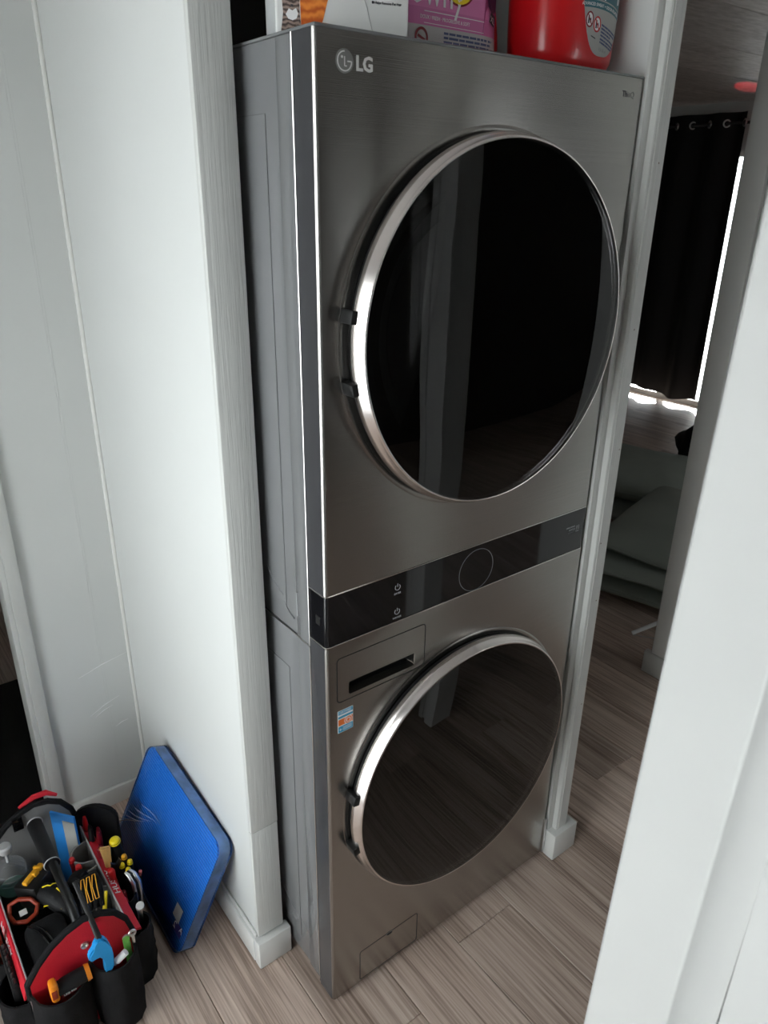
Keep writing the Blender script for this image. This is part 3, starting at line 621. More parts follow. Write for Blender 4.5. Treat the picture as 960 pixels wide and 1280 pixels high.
def lab_strip(f0, f1, m_, d, u0=-.028, u1=.1065, n=24, nm='label_band'):
    bm = bmesh.new(); prev = None
    for i in range(n + 1):
        u = u0 + (u1 - u0) * i / n; a_ = max(f0(u), lab_low(u) + .0005); b_ = max(f1(u), a_ + .0004)
        cur = [bm.verts.new(label_pt(u, a_ + (b_ - a_) * j / 6, d)) for j in range(7)]
        if prev:
            for j in range(6): bm.faces.new((prev[j], cur[j], cur[j + 1], prev[j + 1]))
        prev = cur
    obj(nm, bm, m_, lb, 60)
arcf = lambda base: (lambda u: base - 1.6 * (u - .02) ** 2)
lab_strip(arcf(.094), arcf(.105), 'teal', .0003); lab_strip(arcf(.107), lambda u: .17, 'teal', .0003)
text_mesh('ADVANCED SWEAT + ODOR FIGHTER · ANTI-ODEURS', .0066, lambda u, v, d: label_pt(-.018 + u, arcf(.0968)(-.018 + u) + v, .0005 + d), 'lettering', 'white_pl', lb, .0002, xs=.92)
text_mesh('SPORT', .040, lambda u, v, d: label_pt(-.048 + u, .118 + v - .12 * u, .0005 + d), 'lettering', 'white_pl', lb, .0002, xs=.8, bold=.0006)
bm = bmesh.new(); prism(bm, [(.080, .106), (.0865, .108), (.0865, .122), (.1005, .113), (.103, .13), (.080, .135)], .0005, .0008, label_pt); obj('label_picture', bm, 'white_pl', lb, 0)
bm = bmesh.new(); prism(bm, [(.0885, .106), (.1025, .098), (.103, .112), (.090, .12)], .0004, .0006, label_pt); obj('label_picture', bm, 'grey_print', lb, 0)
for uc, vc in ((.004, .0765), (.0245, .0715)):
    el = [(uc + .0085 * cos(k * pi / 14), vc + .0105 * sin(k * pi / 14)) for k in range(29)]
    bm = bmesh.new(); prism(bm, el[:-1], .0002, .0004, label_pt); obj('icon_disc', bm, 'white_pl', lb, 0)
    bm = bmesh.new(); flatline(bm, el, .0012, .0004, .0006, label_pt); flatline(bm, [(uc - .0055, vc + .0075), (uc + .0055, vc - .0075)], .0009, .0006, .0008, label_pt); obj('icon_ring', bm, 'red_pl' if uc > .01 else 'darkred', lb, 0)
    bm = bmesh.new(); prism(bm, [(uc - .004, vc - .006), (uc - .0005, vc - .006), (uc - .001, vc + .006), (uc - .004, vc + .005)], .0004, .00055, label_pt); prism(bm, [(uc + .001, vc - .005), (uc + .004, vc - .004), (uc + .003, vc + .003), (uc + .001, vc + .001)], .0004, .00055, label_pt); obj('icon_figure', bm, 'dark_print', lb, 0)
bm = bmesh.new(); random.seed(5)
for k, v in enumerate((.071, .066, .061, .056, .0505, .046)):
    u = .037
    end = .083 if k in (0, 1, 3, 4) else .066
    while u < end:
        l = random.uniform(.003, .012); s_ = -.22 * (u - .037); prism(bm, [(u, v + s_), (u + l, v + s_ - .22 * l), (u + l, v + s_ - .22 * l + .0027), (u, v + s_ + .0027)], .0002, .0004, label_pt); u += l + .0012
obj('print_lines', bm, 'blue_print', lb, 0)
text_mesh('136 fl oz', .0085, lambda u, v, d: label_pt(.036 + u, .034 + v - .1 * u, .0002 + d), 'lettering', 'grey_print', lb, .0002, xs=.8)
bm = bmesh.new(); prism(bm, [(.012, .053), (.024, .050), (.024, .0515), (.012, .0545)], .0002, .0004, label_pt); obj('print_lines', bm, 'dark_print', lb, 0)

# ================================================================== BLUE FOAM PAD
A_ = V(-.100, .283, .300); ub = (V(-.118, .668, .304) - A_); vb_ = V(-.2295, .325, .004) - A_
vn = vb_.normalized(); un = ub.normalized(); un = (un - .55 * vn * un.dot(vn)).normalized(); vn = (vb_ - un * vb_.dot(un)).normalized(); nn = un.cross(vn).normalized()
if nn.x > 0: nn = -nn
PL, PH, PT = .400, .312, .033
ctr = A_ + un * PL / 2 + vn * PH / 2
Rm = Matrix((( un.x, -vn.x, nn.x), (un.y, -vn.y, nn.y), (un.z, -vn.z, nn.z))).to_4x4()
pad = thing('foam_pad', 'bright blue ribbed foam kneeling pad in clear film, leaning on the white wall', 'foam pad', (ctr.x - .05, ctr.y, 0))
def padobj(name, bm, m, smooth=35, label=None):
    o = obj(name, bm, m, None, smooth, label); o.matrix_world = Matrix.Translation(ctr) @ Rm; mw = o.matrix_world.copy()
    o.parent = pad; o.matrix_parent_inverse = Matrix.Translation(pad.location).inverted(); return o
id3 = lambda u, v, d: V(u, v, d)
rp = rrect(-PL / 2, PL / 2, -PH / 2, PH / 2, .028, 6)
for k, (d0, d1, m_) in enumerate(((-PT / 2, PT / 2, 'foam'),)):
    bm = bmesh.new(); prism(bm, rp, d0, d1, id3); bmesh.ops.bevel(bm, geom=[e_ for e_ in bm.edges if abs(e_.verts[0].co.z - e_.verts[1].co.z) < 1e-6], offset=.003, segments=2, affect='EDGES'); padobj('foam_slab', bm, m_)
bm = bmesh.new(); rp2 = rrect(-PL / 2 - .0012, PL / 2 + .0012, -PH / 2 - .0012, PH / 2 + .0012, .029, 6); n_ = len(rp2)
lo = [bm.verts.new((u, v, -PT / 2 + .002)) for u, v in rp2]; mi = [bm.verts.new((u * .9975, v * .9975, 0)) for u, v in rp2]; hi = [bm.verts.new((u, v, PT / 2 - .0015)) for u, v in rp2]
for k in range(n_):
    bm.faces.new((lo[k], lo[(k + 1) % n_], mi[(k + 1) % n_], mi[k])); bm.faces.new((mi[k], mi[(k + 1) % n_], hi[(k + 1) % n_], hi[k]))
padobj('pad_edge', bm, 'foam_edge', 60)
bm = bmesh.new(); rp3 = rrect(-PL / 2 - .003, PL / 2 + .003, -PH / 2 - .003, PH / 2 + .003, .031, 6); prism(bm, rp3, -PT / 2 - .003, PT / 2 + .0032, id3); padobj('film_wrap', bm, 'film')
# pleats of the film towards the far lower corner
random.seed(11)
for k in range(7):
    bm = bmesh.new(); u0 = .03 + .02 * k; v0 = -.03 - .012 * k
    pts = [(u0 + t * .13, v0 + .06 - t * (.02 + .02 * k) + .004 * sin(t * 5 + k), PT / 2 + .0035) for t in [i_ / 8 for i_ in range(9)]]
    tube(bm, pts, [.0002 + .0013 * sin(pi * i_ / 8) for i_ in range(9)], 5); padobj('film_pleat', bm, 'pleat')
bm = bmesh.new(); prism(bm, [(-.163, -.095), (-.130, -.092), (-.131, -.058), (-.162, -.058)], PT / 2 + .0033, PT / 2 + .0038, id3); padobj('paper_label', bm, 'grey_pl', 0, 'small grey paper label')
M['pad_logo'] = mat('dark_violet_print', (.03, .02, .14), .5)
bm = bmesh.new(); prism(bm, [(-.185, -.118), (-.145, -.118), (-.145, -.094), (-.185, -.094)], PT / 2 + .0033, PT / 2 + .0036, id3); padobj('dark_print', bm, 'pad_logo', 0)
text_o = None
def pad_text(body, size, x, y, m_):
    t = text_mesh(body, size, lambda u, v, d: V(x + u, y + v, PT / 2 + .0037 + d), 'lettering', m_, None, .0002)
    t.matrix_world = Matrix.Translation(ctr) @ Rm; t.parent = pad; t.matrix_parent_inverse = Matrix.Translation(pad.location).inverted()
pad_text('2', .026, -.158, -.113, 'white_pl'); pad_text('A', .020, -.186, -.105, 'white_pl')

# ================================================================== TOOL BAG
bx0, bx1, by0, by1 = -.546, -.334, .285, .672
bag = thing('tool_bag', 'open red and black canvas tool tote full of tools, beside the blue pad', 'tool bag', (-.44, .48, 0))
bm = bmesh.new(); box(bm, (bx0, by0, .002), (bx1, by1, .02), bev=.006); obj('base', bm, 'nylon', bag)
arch = [(bx0, .175), (-.546, .215), (-.520, .252), (-.492, .280), (-.460, .300), (-.425, .310), (-.392, .303), (-.365, .285), (-.345, .252), (-.334, .205), (bx1, .175)]
poly = [(bx0 + .006, .01)] + arch + [(bx1 - .006, .01)]
for yy, sg, nm in ((by0, -1, 'near'), (by1, 1, 'far')):
    bm = bmesh.new(); prism(bm, poly, yy, yy + sg * .007, lambda u, v, d: V(u, d, v)); ep = obj('end_panel', bm, 'red', bag)
    bm = bmesh.new(); prism(bm, [(u * .985 - .0066, v - .004) for u, v in poly], yy - sg * .0005, yy - sg * .005, lambda u, v, d: V(u, d, v)); obj('lining', bm, 'grey_lin', ep)
    bm = bmesh.new(); tube(bm, [(u, yy, v) for u, v in arch], .0075, 10); obj('piping', bm, 'nylon', ep)
    for u, v in ((-.432, .247), (-.350, .205)):
        bm = bmesh.new(); lathe(bm, [(.0035, .0), (.0045, .002), (.0075, .003), (.0085, .0), (.0085, -.002)], (u, yy + sg * .0075, v), (0, sg, 0), 16); obj('rivet', bm, 'silver', ep)
bm = bmesh.new(); tube(bm, [(-.455, by1 + .012, .308), (-.42, by1 + .014, .320), (-.390, by1 + .014, .318), (-.368, by1 + .012, .300)], [.004, .007, .007, .004], 8); obj('pull_tab', bm, 'red', bag)
for sx, xx in ((-1, bx0), (1, bx1)):
    bm = bmesh.new(); NN = 16; sag = lambda t: -.012 * sin(pi * t)
    pts = [by0 + (by1 - by0) * k / NN for k in range(NN + 1)]
    vv = [[bm.verts.new((xx + dx - sx * .004 * 0, y_, z_ + (sag(k / NN) if z_ > .1 else 0))) for (dx, z_) in ((-.003, .01), (.003, .01), (.003, .205), (-.003, .205))] for k, y_ in enumerate(pts)]
    for a_, b_ in zip(vv, vv[1:]):
        for k in range(4): bm.faces.new((a_[k], a_[(k + 1) % 4], b_[(k + 1) % 4], b_[k]))
    bm.faces.new(vv[0]); bm.faces.new(vv[-1][::-1]); sw = obj('side_wall', bm, 'grey_lin', bag)
    bm = bmesh.new(); vv = []
    for k, y_ in enumerate(pts):
        z_ = .207 + sag(k / NN)
        if sx > 0: c4 = ((-.002, .002), (.019, -.006), (.021, -.013), (-.001, -.003))
        else: c4 = ((.002, .003), (-.004, .003), (-.013, -.030), (-.010, -.032))
        vv.append([bm.verts.new((xx + dx, y_, z_ + dz)) for dx, dz in c4])
    for a_, b_ in zip(vv, vv[1:]):
        for k in range(4): bm.faces.new((a_[k], a_[(k + 1) % 4], b_[(k + 1) % 4], b_[k]))
    bm.faces.new(vv[0]); bm.faces.new(vv[-1][::-1]); rb = obj('red_band', bm, 'red', sw, 30)
    bm = bmesh.new(); tube(bm, [(xx - sx * .001, y_, .209 + sag(k / NN)) for k, y_ in enumerate(pts)], .0018, 6); obj('edge_binding', bm, 'grey_pl', sw)
    if sx > 0: mp_ = lambda u, v, d: V(xx + .003 + v, by0 + .19 - u * -1.0, .2045 - .38 * v + d + sag((.19 + u) / (by1 - by0)))
    else: mp_ = lambda u, v, d: V(xx - .0046 - v * .27 - d, by0 + .19 - u, .2085 - v + sag((.19 - u) / (by1 - by0)))
    if sx > 0:
        text_mesh('HUSKY', .017, lambda u, v, d: V(xx + .016 - v, by0 + .12 + u, .207 - .38 * (.018 - v) + d - .008), 'lettering', 'white_pl', rb, .0012, xs=1.5)
    else:
        text_mesh('HUSKY', .020, lambda u, v, d: V(xx - .0118 - d + (v * .28), by0 + .215 - u, .182 + v - .010), 'lettering', 'white_pl', rb, .0008, xs=1.6)
# handle bar
bm = bmesh.new(); hp = [(-.436, by1 - .01, .245), (-.436, by1 - .02, .272), (-.436, by1 - .045, .292), (-.435, .56, .302), (-.433, .44, .304), (-.432, .38, .300), (-.4315, .345, .292), (-.4315, .318, .276), (-.4315, .302, .258), (-.4315, .298, .235)]
tube(bm, hp, .0095, 14); hd = obj('handle', bm, 'black_plastic', bag, 60)
bm = bmesh.new(); lathe(bm, [(.0, .0), (.0155, .0), (.0172, .003), (.0165, .07), (.0155, .135), (.0165, .143), (.0165, .15), (.0, .15)], (-.4365, .620, .2985), (.012, -1, .02), 20); gr = obj('grip', bm, 'black_soft', hd, 50)
for yy in (.618, .474):
    bm = bmesh.new(); ring = [(-.4350 + .0168 * cos(k * pi / 10), yy, .301 + .0168 * sin(k * pi / 10)) for k in range(21)]; tube(bm, ring, .0014, 6, cap=False); obj('grip_ring', bm, 'grey_pl', hd)
bm = bmesh.new(); box(bm, (-.478, by1 - .012, .262), (-.455, by1 - .006, .300), bev=.002); obj('handle_bracket', bm, 'black_gloss', hd)
bm = bmesh.new(); tube(bm, [(-.4315 + .016 * cos(k * pi / 8), .2965, .246 + .013 * sin(k * pi / 8)) for k in range(17)], .0018, 6, cap=False); obj('mount_ring', bm, 'silver', hd)
# outer pockets: curved open shells
def pocket(name, pts, z0, z1, parent=bag, th=.004, floor=True, dip=0):
    """pts: open plan outline; shell of thickness th with a floor"""
    bm = bmesh.new(); n = len(pts); P2 = [Vector((p[0], p[1])) for p in pts]; cen = sum(P2, Vector((0, 0))) / n
    inn = []
    for i in range(n):
        t = (P2[min(i + 1, n - 1)] - P2[max(i - 1, 0)]).normalized(); nr = Vector((-t.y, t.x))
        if nr.dot(cen - P2[i]) < 0: nr = -nr
        inn.append(P2[i] + nr * th)
    def zt(i): return z1 - dip * sin(pi * i / (n - 1))
    def taper(q): return cen + (q - cen) * .93
    lv = 7; rnd = random.Random(int(abs(pts[0][0] * 977 + pts[0][1] * 1311))); ph = rnd.uniform(0, 6); outer = []
    for j in range(lv + 1):
        f = j / lv; sc = .90 + .16 * sin(pi * min(1, .18 + f * .72)) if j < lv else 1.0
        ring = []
        for i, q in enumerate(P2):
            wob = .0022 * sin(i * 2.1 + j * 1.3 + ph) + .0016 * sin(i * .9 - j * 2.2 + ph * 2)
            qq = cen + (q - cen) * (sc + (wob / max((q - cen).length, .01) if 0 < i < n - 1 and j < lv else 0))
            ring.append(bm.verts.new((*qq, z0 + (zt(i) - z0) * f)))
        outer.append(ring)
    i0 = [bm.verts.new((*taper(q), z0 + .004)) for q in inn]; i1 = [bm.verts.new((*q, zt(i))) for i, q in enumerate(inn)]
    for r0, r1 in list(zip(outer, outer[1:])) + [(outer[-1], i1), (i1, i0)]:
        for k in range(n - 1): bm.faces.new((r0[k], r0[k + 1], r1[k + 1], r1[k]))
    bm.faces.new(outer[0]); bm.faces.new(i0[::-1])
    return obj(name, bm, 'nylon', parent, 50)
def bulge(p0, p1, out, depth, n=12, sq=.45):
    p0 = Vector(p0); p1 = Vector(p1); out = Vector(out)
    return [tuple(p0 + (p1 - p0) * (k / n) + out * depth * (sin(pi * k / n) ** sq if 0 < k < n else 0)) for k in range(n + 1)]
pocket('front_pocket', bulge((-.548, .276), (-.436, .276), (0, -1), .052), .004, .192, dip=.006)
pocket('front_pocket', bulge((-.432, .276), (-.332, .276), (0, -1), .056), .004, .200, dip=.004)
for a_, b_, z_ in ((.296, .375, .150), (.380, .470, .158), (.475, .560, .160), (.565, .660, .150)):
    pocket('side_pocket', bulge((-.329, a_), (-.329, b_), (1, 0), .050), .004, z_ + .012, dip=.004)
for a_, b_, z_ in ((.292, .400, .150), (.405, .52, .150), (.525, .655, .150)):
    pocket('side_pocket', bulge((-.551, a_), (-.551, b_), (-1, 0), .050), .004, z_)
# inner grey pockets on the right wall
for a_, b_, z_ in ((.44, .515, .195), (.525, .60, .200), (.34, .43, .180)):
    q = pocket('inner_pocket', bulge((-.339, a_), (-.339, b_), (-1, 0), .045), .03, z_); q.data.materials[0] = M['grey_lin']

# ---------------- tools
def frame_to(direction):
    return Vector(direction).normalized()
def screwdriver(name, label, cat, top, direction, L_, r, hm, cm, cap=True, shaft=.06, group=None):
    """handle hangs down from its top point along direction"""
    d = frame_to(direction); t = thing(name, label, cat, top, group)
    prof = [(r * .75, .0), (r * .98, .003), (r, .012), (r * .86, L_ * .35), (r * .98, L_ * .6), (r * .95, L_ * .85), (r * .6, L_ * .95), (r * .55, L_)]
    bm = bmesh.new(); lathe(bm, prof, top, d, 14); obj('handle', bm, hm, t, 50)
    if cap:
        bm = bmesh.new(); lathe(bm, [(0, -.0035), (r * .55, -.003), (r * .84, -.001), (r * .9, .001), (r * 1.0, .004), (r * 1.01, .008)], top, d, 14, cap=False); obj('end_cap', bm, cm, t, 60)
    bm = bmesh.new(); tube(bm, [Vector(top) + d * L_, Vector(top) + d * (L_ + shaft)], r * .3, 8); obj('shaft', bm, 'silver', t)
    return t
def rod(name, label, cat, pts, rad, m_, group=None, flat=1.0, up=None, n=10):
    t = thing(name, label, cat, pts[0], group); bm = bmesh.new(); tube(bm, pts, rad, n, flat=flat, up=up); obj('grip', bm, m_, t, 60); return t
dn = (.08, .03, -1)
screwdriver('screwdriver', 'black screwdriver with a large yellow end cap in the right outer pocket', 'screwdriver', (-.290, .510, .248), (.12, .02, -1), .10, .0135, 'black_soft', 'yellow', shaft=.08)
for tp, lb_, hm, cm in (((-.280, .485, .212), 'small driver with amber end cap, nearest the blue pad', 'black_soft', 'drill_yellow'),
                   ((-.292, .468, .207), 'small yellow-capped driver left of two others in the pocket', 'black_soft', 'yellow'),
                   ((-.274, .462, .212), 'small yellow-capped driver nearest the blue pad in the cluster', 'black_soft', 'yellow'),
                   ((-.284, .448, .205), 'lowest small yellow-capped driver of the cluster', 'black_soft', 'yellow')):
    screwdriver('nut_driver', lb_, 'nut driver', tp, (.02, .0, -1), .07, .0068, hm, cm, shaft=.06, group='small drivers in the right outer pocket')
# wooden scraper handle
t = thing('wooden_handle', 'tan wedge-shaped wooden tool handle between red tools', 'chisel', (-.318, .475, .1))
bm = bmesh.new(); prism(bm, [(-.013, .0), (.012, -.008), (.008, -.045), (.0075, -.085), (-.0075, -.085), (-.008, -.045)], -.005, .005, lambda u, v, d: V(-.315 + u, .505 + d + .35 * v * .3, .250 + v)); bmesh.ops.bevel(bm, geom=bm.edges[:], offset=.0025, segments=2, affect='EDGES'); obj('handle', bm, 'wood_tool', t)
bm = bmesh.new(); box(bm, (-.3205, .478, .08), (-.3095, .482, .168)); obj('blade', bm, 'silver', t)
# red tools
def pliers(label, top, m_, spread, ang, L_=.10, r=.0065):
    t = thing('pliers', label, 'pliers', top); tx, ty, tz = top
    for s in (-1, 1):
        ca, sa = cos(ang), sin(ang)
        pts = [(tx + s * spread * f * ca, ty + s * spread * f * sa, tz - k) for f, k in ((1, 0), (1.15, .015), (1.0, .05), (.5, .08), (.25, L_))]
        bm = bmesh.new(); tube(bm, pts, [r * .6, r, r * 1.05, r * .9, r * .7], 10); obj('handle', bm, m_, t, 60)
    bm = bmesh.new(); box(bm, (tx - .010, ty - .005, tz - L_ - .045), (tx + .010, ty + .005, tz - L_ + .004), bev=.003); obj('jaw', bm, 'silver', t)
pliers('bright red handled pliers at the far end of the red band', (-.322, .637, .246), 'red_pl', .009, 1.2)
pliers('dark red handled pliers below the black sheath', (-.307, .590, .222), 'darkred', .008, 1.3)
pliers('black handled pliers beside the bright red pair', (-.322, .600, .232), 'black_soft', .007, 1.4)
screwdriver('screwdriver', 'red screwdriver leaning in front of the wooden handle', 'screwdriver', (-.322, .452, .222), (.10, .05, -1), .085, .0085, 'red_pl', 'red_pl', shaft=.05)
screwdriver('screwdriver', 'dark red screwdriver behind the wooden handle', 'screwdriver', (-.321, .532, .222), (.05, .05, -1), .085, .008, 'darkred', 'darkred', shaft=.05)
screwdriver('screwdriver', 'red screwdriver low in the near right pocket', 'screwdriver', (-.318, .392, .182), (.05, .0, -1), .08, .0085, 'red_pl', 'red_pl', shaft=.05)
screwdriver('screwdriver', 'short dark red screwdriver between pockets near the chrome tool', 'screwdriver', (-.309, .425, .168), (.05, .0, -1), .07, .008, 'darkred', 'darkred', shaft=.05)
# black sheath
t = thing('saw_sheath', 'large rounded black sheath standing at the far right corner of the tote', 'sheath', (-.288, .60, .01))
bm = bmesh.new(); sh = [(-.046, -.19)] + [(.047 * cos(pi - a * pi / 12), .038 * sin(a * pi / 12)) for a in range(13)] + [(.044, -.19)]
prism(bm, sh, -.007, .007, lambda u, v, d: V(-.297 + u * .98 + d * .5, .632 - u * .60 + d, .224 + v * 1.15)); bmesh.ops.bevel(bm, geom=bm.edges[:], offset=.004, segments=2, affect='EDGES'); obj('sheath', bm, 'nylon', t, 50)
# adjustable spanner head (dark), multitool, chrome tool
t = thing('wrench', 'dark steel open-end wrench behind the yellow drivers', 'wrench', (-.300, .478, .15)); M['dark_steel'] = mat('dark_steel', (.09, .09, .095), .35, .9)
bm = bmesh.new(); prism(bm, [(-.011, .010), (-.0055, .002), (.0, -.001), (.005, .003), (.009, .012), (.013, .0), (.008, -.013), (.004, -.018), (.004, -.09), (-.004, -.09), (-.004, -.018), (-.012, -.010)], -.003, .003, lambda u, v, d: V(-.306 + u, .462 + d - v * .1, .226 + v)); obj('wrench_body', bm, 'dark_steel', t)
t = thing('multi_tool', 'silver folded multi-tool in the right pocket below the yellow caps', 'multi-tool', (-.285, .432, .1))
for dx, m_ in ((-.006, 'silver'), (.0, 'black_plastic'), (.006, 'silver')):
    bm = bmesh.new(); tube(bm, [(-.288 + dx, .440, .208), (-.283 + dx, .428, .205), (-.278 + dx, .416, .188), (-.278 + dx, .412, .15), (-.281 + dx, .415, .10)], [.003, .0055, .006, .006, .005], 10, flat=.9); obj('scale', bm, m_, t, 60)
t = thing('socket_tool', 'chrome and white ratchet standing in the near right pocket', 'ratchet', (-.298, .345, .09))
bm = bmesh.new(); box(bm, (-.304, .340, .10), (-.292, .348, .198), bev=.003); obj('body', bm, 'silver', t); bm = bmesh.new(); lathe(bm, [(0, 0), (.008, 0), (.009, .003), (.009, .012), (0, .013)], (-.298, .338, .196), (0, -.4, 1), 16); obj('head', bm, 'white_pl', t)
t = thing('bit_holder', 'thin tool with a pink tip poking out beside the pad', 'driver bit', (-.262, .435, .08)); bm = bmesh.new(); tube(bm, [(-.264, .44, .08), (-.262, .435, .185)], .003, 8); obj('shaft', bm, 'dark_steel', t); bm = bmesh.new(); tube(bm, [(-.262, .435, .183), (-.261, .433, .196)], .0042, 8); M['pink'] = mat('pink_plastic', (.7, .16, .14), .4); obj('tip', bm, 'pink', t)
# blue hooked pry tool
t = thing('hook_tool', 'bright blue curved handle tool with a black shaft in the near end pocket', 'hook tool', (-.395, .25, .16))
bm = bmesh.new()
hk = [(.004, .072), (.014, .060), (.019, .040), (.0205, .020), (.017, .0), (.013, -.012), (-.002, -.012), (-.001, -.006), (.004, .010), (.003, .026), (-.004, .036), (-.013, .037), (-.019, .030), (-.026, .034), (-.025, .046), (-.016, .055), (-.006, .062), (-.008, .070)]
prism(bm, hk, -.0085, .0085, lambda u, v, d: V(-.4085 + u * 1.02, .240 + d + v * .10, .205 + v * 1.1)); bmesh.ops.bevel(bm, geom=bm.edges[:], offset=.003, segments=2, affect='EDGES'); obj('handle', bm, 'blue_pl', t, 60)
bm = bmesh.new(); tube(bm, [(-.4075, .247, .278), (-.411, .290, .316), (-.417, .342, .358)], [.0065, .0055, .0045], 10); obj('shaft', bm, 'black_plastic', t)
# left front pocket: orange and black torch
t = thing('torch', 'black torch with orange ends lying in the near left pocket', 'torch', (-.475, .25, .15))
ax = Vector((.062, -.002, .003)); p0 = V(-.502, .252, .200)
bm = bmesh.new(); tube(bm, [p0, p0 + ax * .25, p0 + ax * .75, p0 + ax * .95], [.014, .0165, .0165, .015], 16); obj('barrel', bm, 'black_soft', t)
bm = bmesh.new(); box(bm, (-.515, .236, .182), (-.499, .262, .230), bev=.006, mtx=None); obj('orange_head', bm, 'orange', t); bm = bmesh.new(); tube(bm, [p0 + ax * .93, p0 + ax * 1.08], [.0175, .016], 16); obj('orange_tail', bm, 'orange', t)
bm = bmesh.new(); box(bm, (-.5135, .2345, .196), (-.503, .237, .218), bev=.001); obj('slot', bm, 'orange_red', t)
text_mesh('LED 500', .007, lambda u, v, d: V(-.493 + u, .2352 - d, .192 + v), 'lettering', 'white_pl', t, .0003)
# right front pocket
rod('marker', 'green marker standing in the near right pocket', 'marker', [(-.352, .262, .12), (-.3545, .259, .222)], .0075, 'green')
t = thing('spanner', 'small silver ring spanner in the near end pocket beside the green marker', 'spanner', (-.340, .262, .1)); bm = bmesh.new(); box(bm, (-.3435, .258, .10), (-.3365, .2615, .222), bev=.001); ring = [(-.340 + .0065 * cos(k * pi / 8), .260, .229 + .0065 * sin(k * pi / 8)) for k in range(17)]; tube(bm, ring, .003, 8, cap=False); obj('spanner_body', bm, 'silver', t)
t = thing('glue_tube', 'stubby white and silver tube lying in the near right pocket', 'tube', (-.368, .245, .15)); bm = bmesh.new(); tube(bm, [(-.383, .243, .196), (-.363, .240, .211)], .0078, 12); obj('tube_body', bm, 'white_pl', t); bm = bmesh.new(); tube(bm, [(-.389, .244, .192), (-.382, .243, .197)], .0062, 12); obj('tube_cap', bm, 'grey_pl', t)
# inside: bottle
t = thing('clear_bottle', 'clear plastic bottle with grey cap standing inside the tote at left', 'bottle', (-.503, .60, .02))
bm = bmesh.new(); lathe(bm, [(.0, .0), (.032, .0), (.034, .006), (.034, .13), (.031, .15), (.033, .165), (.032, .185), (.022, .203), (.012, .212), (.012, .225)], (-.508, .617, .022), n=28, cap=False); obj('bottle_body', bm, 'clear', t, 60)
for k, z_ in enumerate((.158, .172, .186)):
    bm = bmesh.new(); rr = (.0345, .0345, .0335)[k]; tube(bm, [(-.508 + rr * cos(a * pi / 12), .617 + rr * sin(a * pi / 12), .022 + z_) for a in range(25)], .0016, 6, cap=False); obj('bottle_rib', bm, 'clear', t, 60)
bm = bmesh.new(); lathe(bm, [(.0, .205), (.0035, .205), (.0035, .235), (.013, .236), (.015, .24), (.015, .252), (.012, .256), (.0, .257)], (-.508, .617, .022), n=24, cap=False); obj('cap', bm, 'grey_pl', t)
M['teal_liq'] = mat('green_label', (.02, .09, .07), .4); bm = bmesh.new(); lathe(bm, [(0, .0), (.0325, .0), (.0325, .12), (0, .12)], (-.508, .617, .026), n=24, cap=False); obj('contents', bm, 'teal_liq', t)
# drill
t = thing('cordless_drill', 'black cordless drill with amber battery clip lying under the tote handle', 'drill', (-.45, .52, .1))
bm = bmesh.new(); mt = Matrix.Translation((-.468, .540, .208)) @ Matrix.Rotation(radians(38), 4, 'Z') @ Matrix.Rotation(radians(-12), 4, 'X')
box(bm, (-.036, -.030, -.05), (.036, .032, .016), bev=.007, mtx=mt); bt_ = obj('battery', bm, 'black_plastic', t)
bm = bmesh.new(); box(bm, (-.030, -.008, .016), (.030, .006, .026), bev=.003, mtx=mt); box(bm, (-.006, -.013, .018), (.008, -.003, .0295), bev=.002, mtx=mt); box(bm, (.012, -.012, .018), (.020, .009, .028), bev=.002, mtx=mt); obj('battery_clip', bm, 'drill_yellow', bt_)
bm = bmesh.new(); tube(bm, [(-.462, .510, .195), (-.45, .485, .205), (-.430, .455, .19), (-.415, .43, .165)], [.022, .024, .025, .027], 14); obj('drill_grip', bm, 'black_soft', t, 60)
bm = bmesh.new()
for pts in ([(-.462, .500, .222), (-.452, .492, .229), (-.447, .486, .230), (-.440, .490, .228)], [(-.440, .490, .228), (-.432, .492, .222), (-.425, .486, .214)], [(-.437, .474, .2275), (-.428, .458, .2165), (-.420, .440, .196)], [(-.470, .470, .196), (-.462, .462, .202), (-.450, .452, .207), (-.440, .436, .200)]): tube(bm, pts, .0016, 6)
obj('yellow_trim', bm, 'yellow', t)
bm = bmesh.new(); tube(bm, [(-.425, .44, .16), (-.428, .455, .11)], [.028, .024], 14); obj('drill_head', bm, 'black_plastic', t)
# work glove with yellow lines
t = thing('work_glove', 'black work glove with yellow outlined knuckles under the tote handle', 'glove', (-.385, .44, .15))
bm = bmesh.new()
for k in range(4):
    x_ = -.402 + .0125 * k; tube(bm, [(x_, .395, .200 - .002 * k), (x_ + .006, .420, .216), (x_ + .010, .445, .222), (x_ + .010, .468, .214), (x_ + .007, .485, .198)], [.006, .008, .009, .0095, .009], 10)
tube(bm, [(-.40, .48, .200), (-.385, .50, .185), (-.375, .53, .16)], [.020, .026, .024], 12); obj('glove_body', bm, 'nylon', t, 70)
bm = bmesh.new()
for k in range(3):
    x_ = -.400 + .0125 * k; lp = [(-.004, .400), (-.003, .425), (.006, .452), (.012, .452), (.006, .420), (.003, .400), (-.004, .400)]
    tube(bm, [(x_ + a_ + .006, b_, .2065 + .52 * (b_ - .395) * (1 if b_ < .43 else .72) + .0085) for a_, b_ in lp], .0010, 5)
obj('yellow_piping', bm, 'drill_yellow', t)
